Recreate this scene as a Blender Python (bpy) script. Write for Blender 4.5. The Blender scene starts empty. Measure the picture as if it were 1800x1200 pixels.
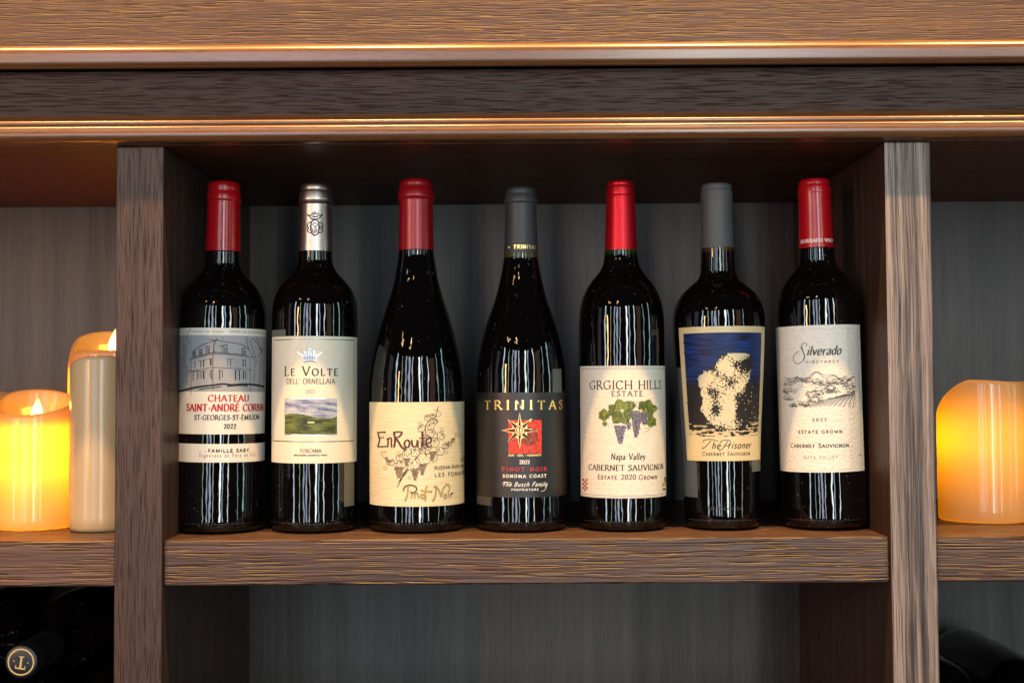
import bpy, bmesh, math, random
from math import pi, sin, cos, radians as R
from mathutils import Vector, Matrix, noise
from mathutils.geometry import tessellate_polygon

SC = bpy.context.scene
COL = SC.collection
random.seed(7)

# ------------------------------------------------------------------ camera
CAM = Vector((0.0, -1.07, 0.129))          # shelf top is z = 0, post faces y = 0
F = 2200.0                                 # focal length in photo pixels (1800 wide)
PITCH, YAW, ROLL = math.atan(80/F), math.atan(6/F), R(-0.33)
CROT = (Matrix.Rotation(YAW, 3, 'Z') @ Matrix.Rotation(pi/2 + PITCH, 3, 'X') @ Matrix.Rotation(ROLL, 3, 'Z'))
cd = bpy.data.cameras.new('camera'); cam = bpy.data.objects.new('camera', cd); COL.objects.link(cam)
cam.matrix_world = Matrix.Translation(CAM) @ CROT.to_4x4()
cd.sensor_width = 36; cd.lens = 36*F/1800
cd.clip_start = .01; cd.clip_end = 60
cd.dof.use_dof = True; cd.dof.focus_distance = 1.09; cd.dof.aperture_fstop = 6.3
SC.camera = cam

# ------------------------------------------------------------------ view, world
SC.view_settings.view_transform = 'Standard'; SC.view_settings.look = 'None'
SC.view_settings.gamma = 1; SC.view_settings.exposure = 0.0
w = bpy.data.worlds.new('World'); SC.world = w; w.use_nodes = True
bg = w.node_tree.nodes['Background']; bg.inputs[0].default_value = (.8, .85, 1, 1); bg.inputs[1].default_value = .012
SC.cycles.use_denoising = True
SC.cycles.max_bounces = 8; SC.cycles.caustics_reflective = False; SC.cycles.caustics_refractive = False
SC.cycles.sample_clamp_indirect = 4

# ------------------------------------------------------------------ lamps (ceiling downlight, windows, added reflection panels, wall lamp)
def aim(o, tgt):
    o.rotation_euler = (Vector(tgt) - o.location).to_track_quat('-Z', 'Y').to_euler()
def lamp(name, typ, loc, power, col, tgt=None, **kw):
    l = bpy.data.lights.new(name, typ); l.energy = power; l.color = col
    for k, v in kw.items(): setattr(l, k, v)
    o = bpy.data.objects.new(name, l); COL.objects.link(o); o.location = loc
    if tgt: aim(o, tgt)
    return o
WARM = (1, .57, .21)
for lx, le in ((-.90, 190), (-.27, 215), (.36, 215), (.99, 190)):
    lamp('ceiling_downlight', 'SPOT', (lx, -.49, 1.95), le, WARM, (lx, -.03, .1), spot_size=R(62), spot_blend=.8, shadow_soft_size=.022)
# tall window panes behind the camera, then two dim panels added for reflections: azimuth (deg), width, height, z centre, colour, radiance
PANES_AND_PANELS = [(-49, .20, 2.26, .49, (.7, .86, 1), 15), (-23, .20, 2.26, .49, (.70, .80, 1), 9), (-15, .26, 2.26, .49, (.76, .84, 1), 9), (-7, .10, 2.26, .49, (.75, .88, 1), 13),
         (11, .24, 2.26, .49, (.92, 1, .93), 26), (18, .12, 2.26, .49, (.50, .74, 1), 13), (32, .13, 2.26, .49, (.9, 1, .97), 18),
         (58, .10, 2.26, .49, (.55, .9, .95), 8), (76, .18, 2.26, .49, (.5, .9, .9), 9), (-34, .07, 2.26, .49, (.65, 1, .72), 12),
         (44, .75, 1.5, .75, (1, .62, .36), .75), (-66, .6, 1.6, .6, (.8, .8, 1), .6)]  # wide dim panels, added only for soft reflections in the bottles
for az, pw, ph, zc, c, rad in PANES_AND_PANELS:
    d = 3.6
    o = lamp('window_or_added_panel', 'AREA', (d*sin(R(az)), -d*cos(R(az)), zc), rad*pw*ph*pi*.95, c, (0, 0.1, .1), shape='RECTANGLE', size=pw, size_y=ph)
# warm wall lamp to the left
lamp('wall_lamp', 'AREA', (-1.75, -1.95, .33), 20, (1, .43, .13), (.1, .1, .2), shape='RECTANGLE', size=.10, size_y=.8)
# two clusters of little chandelier bulbs
rb = random.Random(3)
for (az, zc) in ((-40, 1.95), (-15, 1.98)):
    for k in range(8):
        a = R(az + rb.uniform(-4, 4)); d = 3.2
        lamp('chandelier_bulb', 'POINT', (d*sin(a), -d*cos(a), zc + rb.uniform(-.13, .13)), 1.7, (1, .60, .28), shadow_soft_size=.036)

# ------------------------------------------------------------------ pixel helpers (photo pixel -> place)
def ray(px, py):
    return (CROT @ Vector(((px-900)/F, (600-py)/F, -1)))
def at(px, py, Y):
    d = ray(px, py); t = (Y - CAM.y)/d.y
    return CAM + d*t

# ------------------------------------------------------------------ materials
def mat(name):
    m = bpy.data.materials.new(name); m.use_nodes = True
    nt = m.node_tree; p = nt.nodes['Principled BSDF']
    return m, nt, p
def N(nt, typ, **kw):
    n = nt.nodes.new(typ)
    for k, v in kw.items(): setattr(n, k, v)
    return n
def ramp(nt, src, stops):
    r = N(nt, 'ShaderNodeValToRGB'); e = r.color_ramp.elements
    while len(e) < len(stops): e.new(.5)
    for el, (p, c) in zip(e, stops):
        el.position = p; el.color = (*c, 1) if len(c) == 3 else c
    nt.links.new(src, r.inputs[0]); return r.outputs[0]
def plain(name, col, rough=.5, metal=0, spec=.5, **kw):
    m, nt, p = mat(name)
    p.inputs['Base Color'].default_value = (*col, 1); p.inputs['Roughness'].default_value = rough
    p.inputs['Metallic'].default_value = metal; p.inputs['Specular IOR Level'].default_value = spec
    for k, v in kw.items(): p.inputs[k].default_value = v
    return m
def wood(name, axis, dark, light, rough=.5, bump=1.0, spec=.5, along=8., across=680., contrast=1.0, pore=1.0, band_al=.22, band_ac=.10, pore_al=24., pore_ac=430.):
    """open-grained stained oak; the grain runs along 'X' or 'Z'"""
    m, nt, p = mat(name); L = nt.links
    tc = N(nt, 'ShaderNodeTexCoord'); oi = N(nt, 'ShaderNodeObjectInfo')
    off = N(nt, 'ShaderNodeVectorMath', operation='SCALE'); off.inputs[0].default_value = (3.1, 5.7, 4.3); L.new(oi.outputs['Random'], off.inputs['Scale'])
    add = N(nt, 'ShaderNodeVectorMath', operation='ADD'); L.new(tc.outputs['Object'], add.inputs[0]); L.new(off.outputs[0], add.inputs[1])
    # wander of the grain
    mp = N(nt, 'ShaderNodeMapping'); mp.inputs['Scale'].default_value = (2.6, 9, 9) if axis == 'X' else (9, 9, 2.6)
    L.new(add.outputs[0], mp.inputs[0])
    wn = N(nt, 'ShaderNodeTexNoise'); wn.inputs['Scale'].default_value = 1.3; wn.inputs['Detail'].default_value = 2.5; L.new(mp.outputs[0], wn.inputs[0])
    sub = N(nt, 'ShaderNodeVectorMath', operation='SUBTRACT'); L.new(wn.outputs['Color'], sub.inputs[0]); sub.inputs[1].default_value = (.5, .5, .5)
    scl = N(nt, 'ShaderNodeVectorMath', operation='MULTIPLY'); L.new(sub.outputs[0], scl.inputs[0])
    scl.inputs[1].default_value = (0, .010, .010) if axis == 'X' else (.010, .010, 0)
    wv = N(nt, 'ShaderNodeVectorMath', operation='ADD'); L.new(add.outputs[0], wv.inputs[0]); L.new(scl.outputs[0], wv.inputs[1])
    def nz(al, ac, det, dist=0.0):
        q = N(nt, 'ShaderNodeMapping'); q.inputs['Scale'].default_value = (al, ac, ac) if axis == 'X' else (ac, ac, al)
        L.new(wv.outputs[0], q.inputs[0])
        n = N(nt, 'ShaderNodeTexNoise'); n.inputs['Scale'].default_value = 1; n.inputs['Detail'].default_value = det
        n.inputs['Distortion'].default_value = dist; L.new(q.outputs[0], n.inputs[0]); return n.outputs[0]
    band = nz(along*band_al, across*band_ac, 3, .3)
    fib = nz(along, across, 2, .2)
    def dash(al, ac, seed):
        q = N(nt, 'ShaderNodeMapping'); q.inputs['Scale'].default_value = (al, ac, ac) if axis == 'X' else (ac, ac, al); q.inputs['Location'].default_value = (seed, seed*.7, seed*.3)
        L.new(wv.outputs[0], q.inputs[0]); v = N(nt, 'ShaderNodeTexVoronoi'); v.inputs['Scale'].default_value = 1; L.new(q.outputs[0], v.inputs['Vector']); return v.outputs['Distance']
    d1, d2 = dash(pore_al, pore_ac, 0), dash(pore_al*1.9, pore_ac*1.35, 7.3)
    mn = N(nt, 'ShaderNodeMath', operation='MINIMUM'); L.new(d1, mn.inputs[0]); L.new(d2, mn.inputs[1]); por = mn.outputs[0]
    mx = N(nt, 'ShaderNodeMath', operation='MULTIPLY_ADD'); L.new(band, mx.inputs[0]); mx.inputs[1].default_value = .75
    m2 = N(nt, 'ShaderNodeMath', operation='MULTIPLY'); L.new(fib, m2.inputs[0]); m2.inputs[1].default_value = .55; L.new(m2.outputs[0], mx.inputs[2])
    lo, hi = .65 - .22/contrast, .65 + .22/contrast
    base = ramp(nt, mx.outputs[0], [(max(lo, 0), dark), (min(hi, 1), light)])
    pm = ramp(nt, por, [(.19, (.25, .21, .19)), (.31, (1, 1, 1))])
    mul = N(nt, 'ShaderNodeMix', data_type='RGBA', blend_type='MULTIPLY'); mul.inputs[0].default_value = min(1, .8*pore)
    L.new(base, mul.inputs[6]); L.new(pm, mul.inputs[7]); L.new(mul.outputs[2], p.inputs['Base Color'])
    h1 = N(nt, 'ShaderNodeMath', operation='MULTIPLY_ADD'); L.new(fib, h1.inputs[0]); h1.inputs[1].default_value = .7
    pr = ramp(nt, por, [(.10, (0, 0, 0)), (.33, (1, 1, 1))])
    h2 = N(nt, 'ShaderNodeMath', operation='MULTIPLY'); L.new(pr, h2.inputs[0]); h2.inputs[1].default_value = .8*pore; L.new(h2.outputs[0], h1.inputs[2])
    b = N(nt, 'ShaderNodeBump'); b.inputs['Strength'].default_value = min(1, .85*bump); b.inputs['Distance'].default_value = .0009*bump
    L.new(h1.outputs[0], b.inputs['Height']); L.new(b.outputs[0], p.inputs['Normal'])
    p.inputs['Roughness'].default_value = rough; p.inputs['Specular IOR Level'].default_value = spec
    return m
OAK_X = wood('oak_long_grain', 'X', (0.0458, 0.0167, 0.0075), (0.1074, 0.0458, 0.0229), rough=.43, bump=1.2, spec=.5, along=11, across=800, pore_al=19, pore_ac=520)
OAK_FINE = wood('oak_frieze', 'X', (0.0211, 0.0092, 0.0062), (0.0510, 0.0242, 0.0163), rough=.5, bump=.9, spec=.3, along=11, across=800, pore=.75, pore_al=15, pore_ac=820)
OAK_MOULD = wood('oak_moulding', 'X', (0.0880, 0.0317, 0.0088), (0.1672, 0.0686, 0.0264), rough=.28, bump=.16, spec=.9, pore=.5)
OAK_SHELF = wood('oak_shelf', 'X', (0.0299, 0.0119, 0.0066), (0.0968, 0.0458, 0.0273), rough=.40, bump=1.5, along=7, across=620, pore_al=13, pore_ac=400)
OAK_Z = wood('oak_upright', 'Z', (0.0317, 0.0145, 0.0097), (0.0616, 0.0312, 0.0216), rough=.45, bump=.9, spec=.38, along=8, across=800, pore=.7, pore_al=14, pore_ac=880, contrast=1.25)
OAK_Z2 = wood('oak_upright_figure_sheen', 'Z', (0.0299, 0.0154, 0.0110), (0.2552, 0.1980, 0.1760), rough=.42, bump=.8, contrast=1.6, along=6, across=900, band_ac=.17, band_al=.16, pore=.7, pore_al=10, pore_ac=800)  # figured bands; their pale end puts the window sheen into the colour
BACK = wood('stained_back_panel', 'Z', (.016, .0125, .0105), (.068, .057, .052), rough=.5, bump=.35, along=6, across=420, contrast=1.0, pore=.5, pore_al=12, pore_ac=330)
CEIL = wood('oak_soffit', 'X', (.080, .0235, .007), (.15, .052, .017), rough=.5, bump=.5)

def glass(name, tint=(.0022, .0016, .0016)):
    m, nt, p = mat(name); L = nt.links
    p.inputs['Roughness'].default_value = .012; p.inputs['IOR'].default_value = 1.52
    tc = N(nt, 'ShaderNodeTexCoord')
    n = N(nt, 'ShaderNodeTexNoise'); n.inputs['Scale'].default_value = 420; n.inputs['Detail'].default_value = 1; L.new(tc.outputs['Object'], n.inputs[0])
    big = N(nt, 'ShaderNodeTexNoise'); big.inputs['Scale'].default_value = 14; L.new(tc.outputs['Object'], big.inputs[0])
    ad = N(nt, 'ShaderNodeMath', operation='MULTIPLY_ADD'); L.new(big.outputs[0], ad.inputs[0]); ad.inputs[1].default_value = .12; L.new(n.outputs[0], ad.inputs[2])
    c = ramp(nt, ad.outputs[0], [(.80, tint), (.86, (.12, .11, .10))])   # dust specks
    L.new(c, p.inputs['Base Color'])
    # rolling waviness of moulded glass
    q = N(nt, 'ShaderNodeMapping'); q.inputs['Scale'].default_value = (85, 85, 40); L.new(tc.outputs['Object'], q.inputs[0])
    wv = N(nt, 'ShaderNodeTexNoise'); wv.inputs['Scale'].default_value = 1; wv.inputs['Detail'].default_value = 2; L.new(q.outputs[0], wv.inputs[0])
    b = N(nt, 'ShaderNodeBump'); b.inputs['Strength'].default_value = .12; b.inputs['Distance'].default_value = .002; L.new(wv.outputs[0], b.inputs['Height']); L.new(b.outputs[0], p.inputs['Normal'])
    return m
GLASS = glass('dark_wine_glass')
def paper(name, col, rough=.5, bump=.3, scale=900, spec=.35, stretch=(1, 1, 1)):
    m, nt, p = mat(name); L = nt.links
    tc = N(nt, 'ShaderNodeTexCoord'); q = N(nt, 'ShaderNodeMapping'); q.inputs['Scale'].default_value = stretch; L.new(tc.outputs['Object'], q.inputs[0])
    n = N(nt, 'ShaderNodeTexNoise'); n.inputs['Scale'].default_value = scale; n.inputs['Detail'].default_value = 2; L.new(q.outputs[0], n.inputs[0])
    d = tuple(c*.88 for c in col)
    L.new(ramp(nt, n.outputs[0], [(.35, d), (.65, col)]), p.inputs['Base Color'])
    b = N(nt, 'ShaderNodeBump'); b.inputs['Strength'].default_value = bump; b.inputs['Distance'].default_value = .0004
    L.new(n.outputs[0], b.inputs['Height']); L.new(b.outputs[0], p.inputs['Normal'])
    p.inputs['Roughness'].default_value = rough; p.inputs['Specular IOR Level'].default_value = spec
    return m
def ink_mat(name, metal, rough):
    m, nt, p = mat(name)
    a = N(nt, 'ShaderNodeVertexColor', layer_name='ink'); nt.links.new(a.outputs[0], p.inputs['Base Color'])
    p.inputs['Metallic'].default_value = metal; p.inputs['Roughness'].default_value = rough; p.inputs['Specular IOR Level'].default_value = .3
    return m
INK = ink_mat('printed_ink', 0, .5); FOIL = ink_mat('stamped_foil', .85, .33)
def capsule_mat(name, col, rough, metal=0., coat=0., grain=.1):
    m, nt, p = mat(name); L = nt.links
    tc = N(nt, 'ShaderNodeTexCoord'); n = N(nt, 'ShaderNodeTexNoise'); n.inputs['Scale'].default_value = 1400; n.inputs['Detail'].default_value = 2
    L.new(tc.outputs['Object'], n.inputs[0])
    b = N(nt, 'ShaderNodeBump'); b.inputs['Strength'].default_value = grain; b.inputs['Distance'].default_value = .0003
    L.new(n.outputs[0], b.inputs['Height']); L.new(b.outputs[0], p.inputs['Normal'])
    p.inputs['Base Color'].default_value = (*col, 1); p.inputs['Roughness'].default_value = rough
    p.inputs['Metallic'].default_value = metal; p.inputs['Coat Weight'].default_value = coat; p.inputs['Coat Roughness'].default_value = .12
    return m
def wax(name, col, trans):
    m, nt, p = mat(name); L = nt.links
    p.inputs['Base Color'].default_value = (*col, 1); p.inputs['Roughness'].default_value = .22; p.inputs['Specular IOR Level'].default_value = .5
    tc = N(nt, 'ShaderNodeTexCoord'); n = N(nt, 'ShaderNodeTexNoise'); n.inputs['Scale'].default_value = 60; n.inputs['Detail'].default_value = 3
    q = N(nt, 'ShaderNodeMapping'); q.inputs['Scale'].default_value = (1, 1, .25); L.new(tc.outputs['Object'], q.inputs[0]); L.new(q.outputs[0], n.inputs[0])
    b = N(nt, 'ShaderNodeBump'); b.inputs['Strength'].default_value = .12; b.inputs['Distance'].default_value = .002; L.new(n.outputs[0], b.inputs['Height']); L.new(b.outputs[0], p.inputs['Normal'])
    if trans > .3: p.inputs['Coat Weight'].default_value = 1; p.inputs['Coat Roughness'].default_value = .09
    t = N(nt, 'ShaderNodeBsdfTranslucent'); t.inputs[0].default_value = (.9, .55, .07, 1)
    mx = N(nt, 'ShaderNodeMixShader'); mx.inputs[0].default_value = trans
    L.new(p.outputs[0], mx.inputs[1]); L.new(t.outputs[0], mx.inputs[2]); L.new(mx.outputs[0], nt.nodes['Material Output'].inputs[0])
    return m

# ------------------------------------------------------------------ mesh helpers
def link(name, me, m, parent=None):
    o = bpy.data.objects.new(name, me); COL.objects.link(o)
    for x in (m if isinstance(m, (list, tuple)) else [m]): me.materials.append(x)
    if parent: o.parent = parent
    return o
def thing(name, label, cat, loc=(0, 0, 0), group=None):
    o = bpy.data.objects.new(name, None); COL.objects.link(o); o.location = loc; o.empty_display_size = .02
    o['label'] = label; o['category'] = cat
    if group: o['group'] = group
    return o
def box(name, m, parent, x0, x1, y0, y1, z0, z1, bev=.0012):
    bm = bmesh.new(); bmesh.ops.create_cube(bm, size=1)
    for v in bm.verts: v.co = Vector(((x0+x1)/2 + v.co.x*(x1-x0), (y0+y1)/2 + v.co.y*(y1-y0), (z0+z1)/2 + v.co.z*(z1-z0)))
    if bev: bmesh.ops.bevel(bm, geom=bm.edges[:], offset=bev, segments=2, affect='EDGES', profile=.5)
    me = bpy.data.meshes.new(name); bm.to_mesh(me); bm.free()
    return link(name, me, m, parent)
def extrude_x(name, m, parent, prof, x0, x1, smooth=True):
    """a moulding: closed (y, z) profile run along x"""
    n = len(prof); vs = [(x0, y, z) for y, z in prof] + [(x1, y, z) for y, z in prof]
    fs = [(i, (i+1) % n, n+(i+1) % n, n+i) for i in range(n)] + [tuple(range(n))[::-1], tuple(range(n, 2*n))]
    me = bpy.data.meshes.new(name); me.from_pydata(vs, [], fs)
    bm = bmesh.new(); bm.from_mesh(me); bmesh.ops.recalc_face_normals(bm, faces=bm.faces); bm.to_mesh(me); bm.free()
    if smooth:
        for f in me.polygons: f.use_smooth = len(f.vertices) == 4
        me.set_sharp_from_angle(angle=R(38))
    return link(name, me, m, parent)
def lathe(name, m, parent, prof, seg=72, sharp=35):
    """(r, z) profile turned about z"""
    vs, fs = [], []
    for r, z in prof:
        for k in range(seg):
            a = 2*pi*k/seg; vs.append((r*sin(a), -r*cos(a), z))
    for i in range(len(prof)-1):
        for k in range(seg):
            k2 = (k+1) % seg; fs.append((i*seg+k, i*seg+k2, (i+1)*seg+k2, (i+1)*seg+k))
    fs.append(tuple(range(seg))[::-1]); fs.append(tuple((len(prof)-1)*seg+k for k in range(seg)))
    me = bpy.data.meshes.new(name); me.from_pydata(vs, [], fs)
    for f in me.polygons: f.use_smooth = True
    me.set_sharp_from_angle(angle=R(sharp))
    return link(name, me, m, parent)
def arc(cy, cz, r, a0, a1, n=8):
    return [(cy + r*cos(R(a0+(a1-a0)*i/n)), cz + r*sin(R(a0+(a1-a0)*i/n))) for i in range(n+1)]
def catmull(pts, n=5, closed=False):
    P = list(pts); out = []
    m = len(P)
    rng = range(m) if closed else range(m-1)
    for i in rng:
        p0 = P[i-1] if (i > 0 or closed) else P[0]; p1 = P[i]; p2 = P[(i+1) % m]
        p3 = P[(i+2) % m] if (closed or i+2 < m) else P[-1]
        for k in range(n):
            t = k/n; t2 = t*t; t3 = t2*t
            out.append(tuple(.5*((2*b) + (-a+c)*t + (2*a-5*b+4*c-d)*t2 + (-a+3*b-3*c+d)*t3) for a, b, c, d in zip(p0, p1, p2, p3)))
    out.append(P[0] if closed else P[-1])
    return out

# ------------------------------------------------------------------ the cabinet
YB = .355
cab = thing('wine_cabinet', 'dark stained oak wine cabinet with moulded cornice and open shelves', 'cabinet', (0, 0, 0))
UP = [(-1.002, -.962), (-.3425, -.302), (.318, .3575), (.978, 1.018)]
for i, (a, b) in enumerate(UP):
    o = box('upright', OAK_Z2 if i >= 2 else OAK_Z, cab, a, b, 0, YB-.002, -.30, .3375, .001)
    if i >= 2:
        o.data.materials.clear(); o.data.materials.append(OAK_Z); o.data.materials.append(OAK_Z2)
        for p_ in o.data.polygons: p_.material_index = 1 if p_.normal.y < -.5 else 0  # painted sheen tone on the front faces only
    if i == 2: o['label'] = 'upright with streaked grain and a painted pale sheen'
for (a, b) in zip(UP[:-1], UP[1:]):
    box('shelf', OAK_SHELF, cab, a[1]+.0003, b[0]-.0003, .004, YB-.002, -.039, 0, .0016)
    box('bottom_board', OAK_SHELF, cab, a[1]+.0003, b[0]-.0003, .004, YB-.002, -.254, -.2145, .0016)
box('back_panel', BACK, cab, -1.0, 1.016, YB, YB+.012, -.30, .3375, 0)
box('soffit_board', CEIL, cab, -1.002, 1.018, -.001, YB+.012, .338, .356, .0008)
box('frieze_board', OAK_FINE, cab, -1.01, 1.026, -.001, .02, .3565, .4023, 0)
box('fascia_board', OAK_X, cab, -1.01, 1.026, -.008, .02, .4025, .62, 0)
# upper moulding: bullnose with a flattened crown
up = [(0, .4025)] + [(-.0105, .4025)] + arc(-.0150, .4090, .0062, 262, 180, 6) + arc(-.0130, .4128, .0088, 185, 95, 8) + [(-.0105, .4222), (-.009, .4222), (0, .4222)]
extrude_x('upper_moulding', OAK_MOULD, cab, [(y, z + (-.0018 if .4026 < z < .41 else 0)) for y, z in up], -1.012, 1.028)
# lower moulding: small cove, bead, groove, ogee
lo = [(0, .3385), (-.0085, .3385), (-.0105, .3390)] + arc(-.0095, .3455, .0065, 265, 150, 8) + arc(-.0075, .3502, .0036, 195, 105, 5) + \
     [(-.0080, .3532), (-.0076, .3537)] + arc(-.0062, .3562, .0026, 215, 80, 6) + [(-.0052, .3596), (-.0035, .3607), (-.0018, .3640), (0.004, .3640), (.004, .3385)]
extrude_x('lower_moulding', OAK_MOULD, cab, lo, -1.012, 1.028)

# ------------------------------------------------------------------ stroke letters (broad-nib roman)
G = {}
def g(ch, wd, s): G[ch] = (wd, [(p[0], [tuple(map(float, q.split(','))) for q in p[1:].split()]) for p in s.split(';')])
g('A', 70, '-1,0 35,100 69,0;.14,36 57,36'); g('B', 62, '-10,0 10,100;~10,99 38,98 50,77 38,55 10,53;~10,53 44,51 57,27 44,3 10,1')
g('C', 70, '~66,80 54,97 38,100 13,86 4,50 13,14 38,0 56,4 67,20;.66,80 66,98'); g('D', 74, '-10,0 10,100;~10,99 40,98 62,80 69,50 62,20 40,2 10,1')
g('E', 56, '-10,0 10,100;.10,98 50,98;.10,52 40,52;.10,2 52,2;.50,98 50,84;.52,2 54,18;.40,60 40,44')
g('F', 52, '-10,0 10,100;.10,98 48,98;.10,52 40,52;.48,98 48,84;.40,60 40,44')
g('G', 76, '~66,80 54,97 38,100 13,86 4,50 13,14 38,0 54,4 66,10;-66,6 66,44;.54,44 76,44;.66,80 66,98')
g('H', 76, '-10,0 10,100;-66,0 66,100;.10,51 66,51'); g('I', 22, '-11,0 11,100'); g('K', 66, '-10,0 10,100;.58,100 12,45;-26,58 64,0')
g('L', 54, '-10,0 10,100;.10,2 50,2;.50,2 52,20'); g('M', 90, '-10,0 14,100 45,8 76,100 80,0'); g('N', 76, '-10,0 10,100 66,0 66,100')
g('O', 80, 'o40,100 14,86 4,50 14,14 40,0 66,14 76,50 66,86'); g('P', 58, '-10,0 10,100;~10,99 40,98 53,74 40,50 10,48')
g('R', 66, '-10,0 10,100;~10,99 40,98 52,75 40,52 10,50;-30,51 66,0')
g('S', 52, '~46,80 40,96 24,100 9,90 8,74 24,57 40,44 47,26 40,7 24,0 10,4 4,22;.46,80 46,98;.4,22 4,3')
g('T', 62, '-31,0 31,98;.2,98 60,98;.2,98 1,82;.60,98 61,82'); g('U', 74, '~11,100 11,60 11,30 19,7 37,0 55,7 63,30 63,60 63,100')
g('V', 70, '-2,100 36,0 69,100'); g('W', 98, '-2,100 28,0 49,80 70,0 96,100'); g('X', 66, '-2,100 64,0;.62,100 4,0'); g('Z', 60, '.4,98 56,98;-56,98 4,2;.4,2 57,2;.57,2 58,18'); g('Q', 80, 'o40,100 14,86 4,50 14,14 40,0 66,14 76,50 66,86;-44,20 78,-14'); g('J', 40, '~26,100 26,20 18,0 4,2'); g('Y', 64, '-2,100 32,48 62,100;-32,0 32,48')
g('0', 54, 'o27,100 10,84 5,50 10,16 27,0 44,16 49,50 44,84'); g('1', 40, '-22,0 22,100;.22,98 8,86'); g('2', 54, '~7,78 14,96 28,100 44,92 46,74 34,46 6,4;.5,3 50,3;.50,3 51,16')
g('4', 56, '-42,0 42,100;.42,100 4,30;.4,30 56,30'); g('7', 50, '.4,98 48,98;-48,98 20,0'); g('6', 52, '~44,98 18,70 5,34 12,6 28,0 44,10 46,34 34,54 12,48')
g('a', 48, '~8,50 20,61 33,58 38,44 38,14 46,0;~38,38 20,34 8,20 10,4 22,0 38,14'); g('b', 50, '-9,0 9,100;~9,46 24,62 42,50 46,30 40,8 24,0 9,8')
g('c', 46, '~42,50 28,62 12,52 6,30 12,8 28,0 43,12'); g('d', 50, '-41,0 41,100;~41,50 26,62 10,52 5,30 10,8 24,0 41,12')
g('e', 48, '~8,34 43,36 38,54 26,62 12,54 6,32 12,8 26,0 43,12'); g('f', 34, '~38,92 28,99 18,88 16,60 16,0;.4,60 32,60')
g('g', 48, '~40,52 26,62 10,52 6,32 12,12 26,8 40,20;~40,62 41,20 40,-10 32,-28 16,-28 6,-18'); g('h', 52, '-9,0 9,100;~9,44 22,60 36,58 42,40 42,0')
g('i', 20, '-10,0 10,62;-10,82 10,92'); g('l', 20, '-10,0 10,100'); g('m', 78, '-9,0 9,62;~9,44 20,60 32,58 38,40 38,0;~38,44 50,60 62,58 68,40 68,0')
g('n', 52, '-9,0 9,62;~9,44 22,60 36,58 42,40 42,0'); g('o', 50, 'o25,62 10,52 5,31 10,10 25,0 40,10 45,31 40,52')
g('p', 50, '-9,-30 9,62;~9,46 24,62 42,50 46,30 40,8 24,0 9,8'); g('r', 36, '-9,0 9,62;~9,40 18,56 34,60'); g('s', 40, '~34,52 22,62 8,54 10,42 30,24 34,10 22,0 6,8')
g('t', 36, '~16,84 16,50 16,20 22,2 36,4;.4,60 32,60'); g('u', 52, '~9,62 9,40 10,16 20,2 32,5 42,20;-42,62 42,0'); g('v', 46, '-3,62 24,0 44,62'); g('y', 48, '-4,62 25,2;.46,62 25,2 12,-30')
g('-', 34, '=6,36 28,36'); g('.', 18, '-9,0 9,9'); g('·', 24, '-12,44 12,54'); g('’', 20, '-12,100 7,76'); g('*', 40, '-20,28 20,66;=6,47 34,47'); g(' ', 34, '.0,0 0,0')
for acc, b_, s_ in (('É', 'E', '-24,112 40,130'), ('è', 'e', '-16,88 30,74')):
    g(acc, G[b_][0], s_); G[acc][1].extend(G[b_][1])

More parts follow.
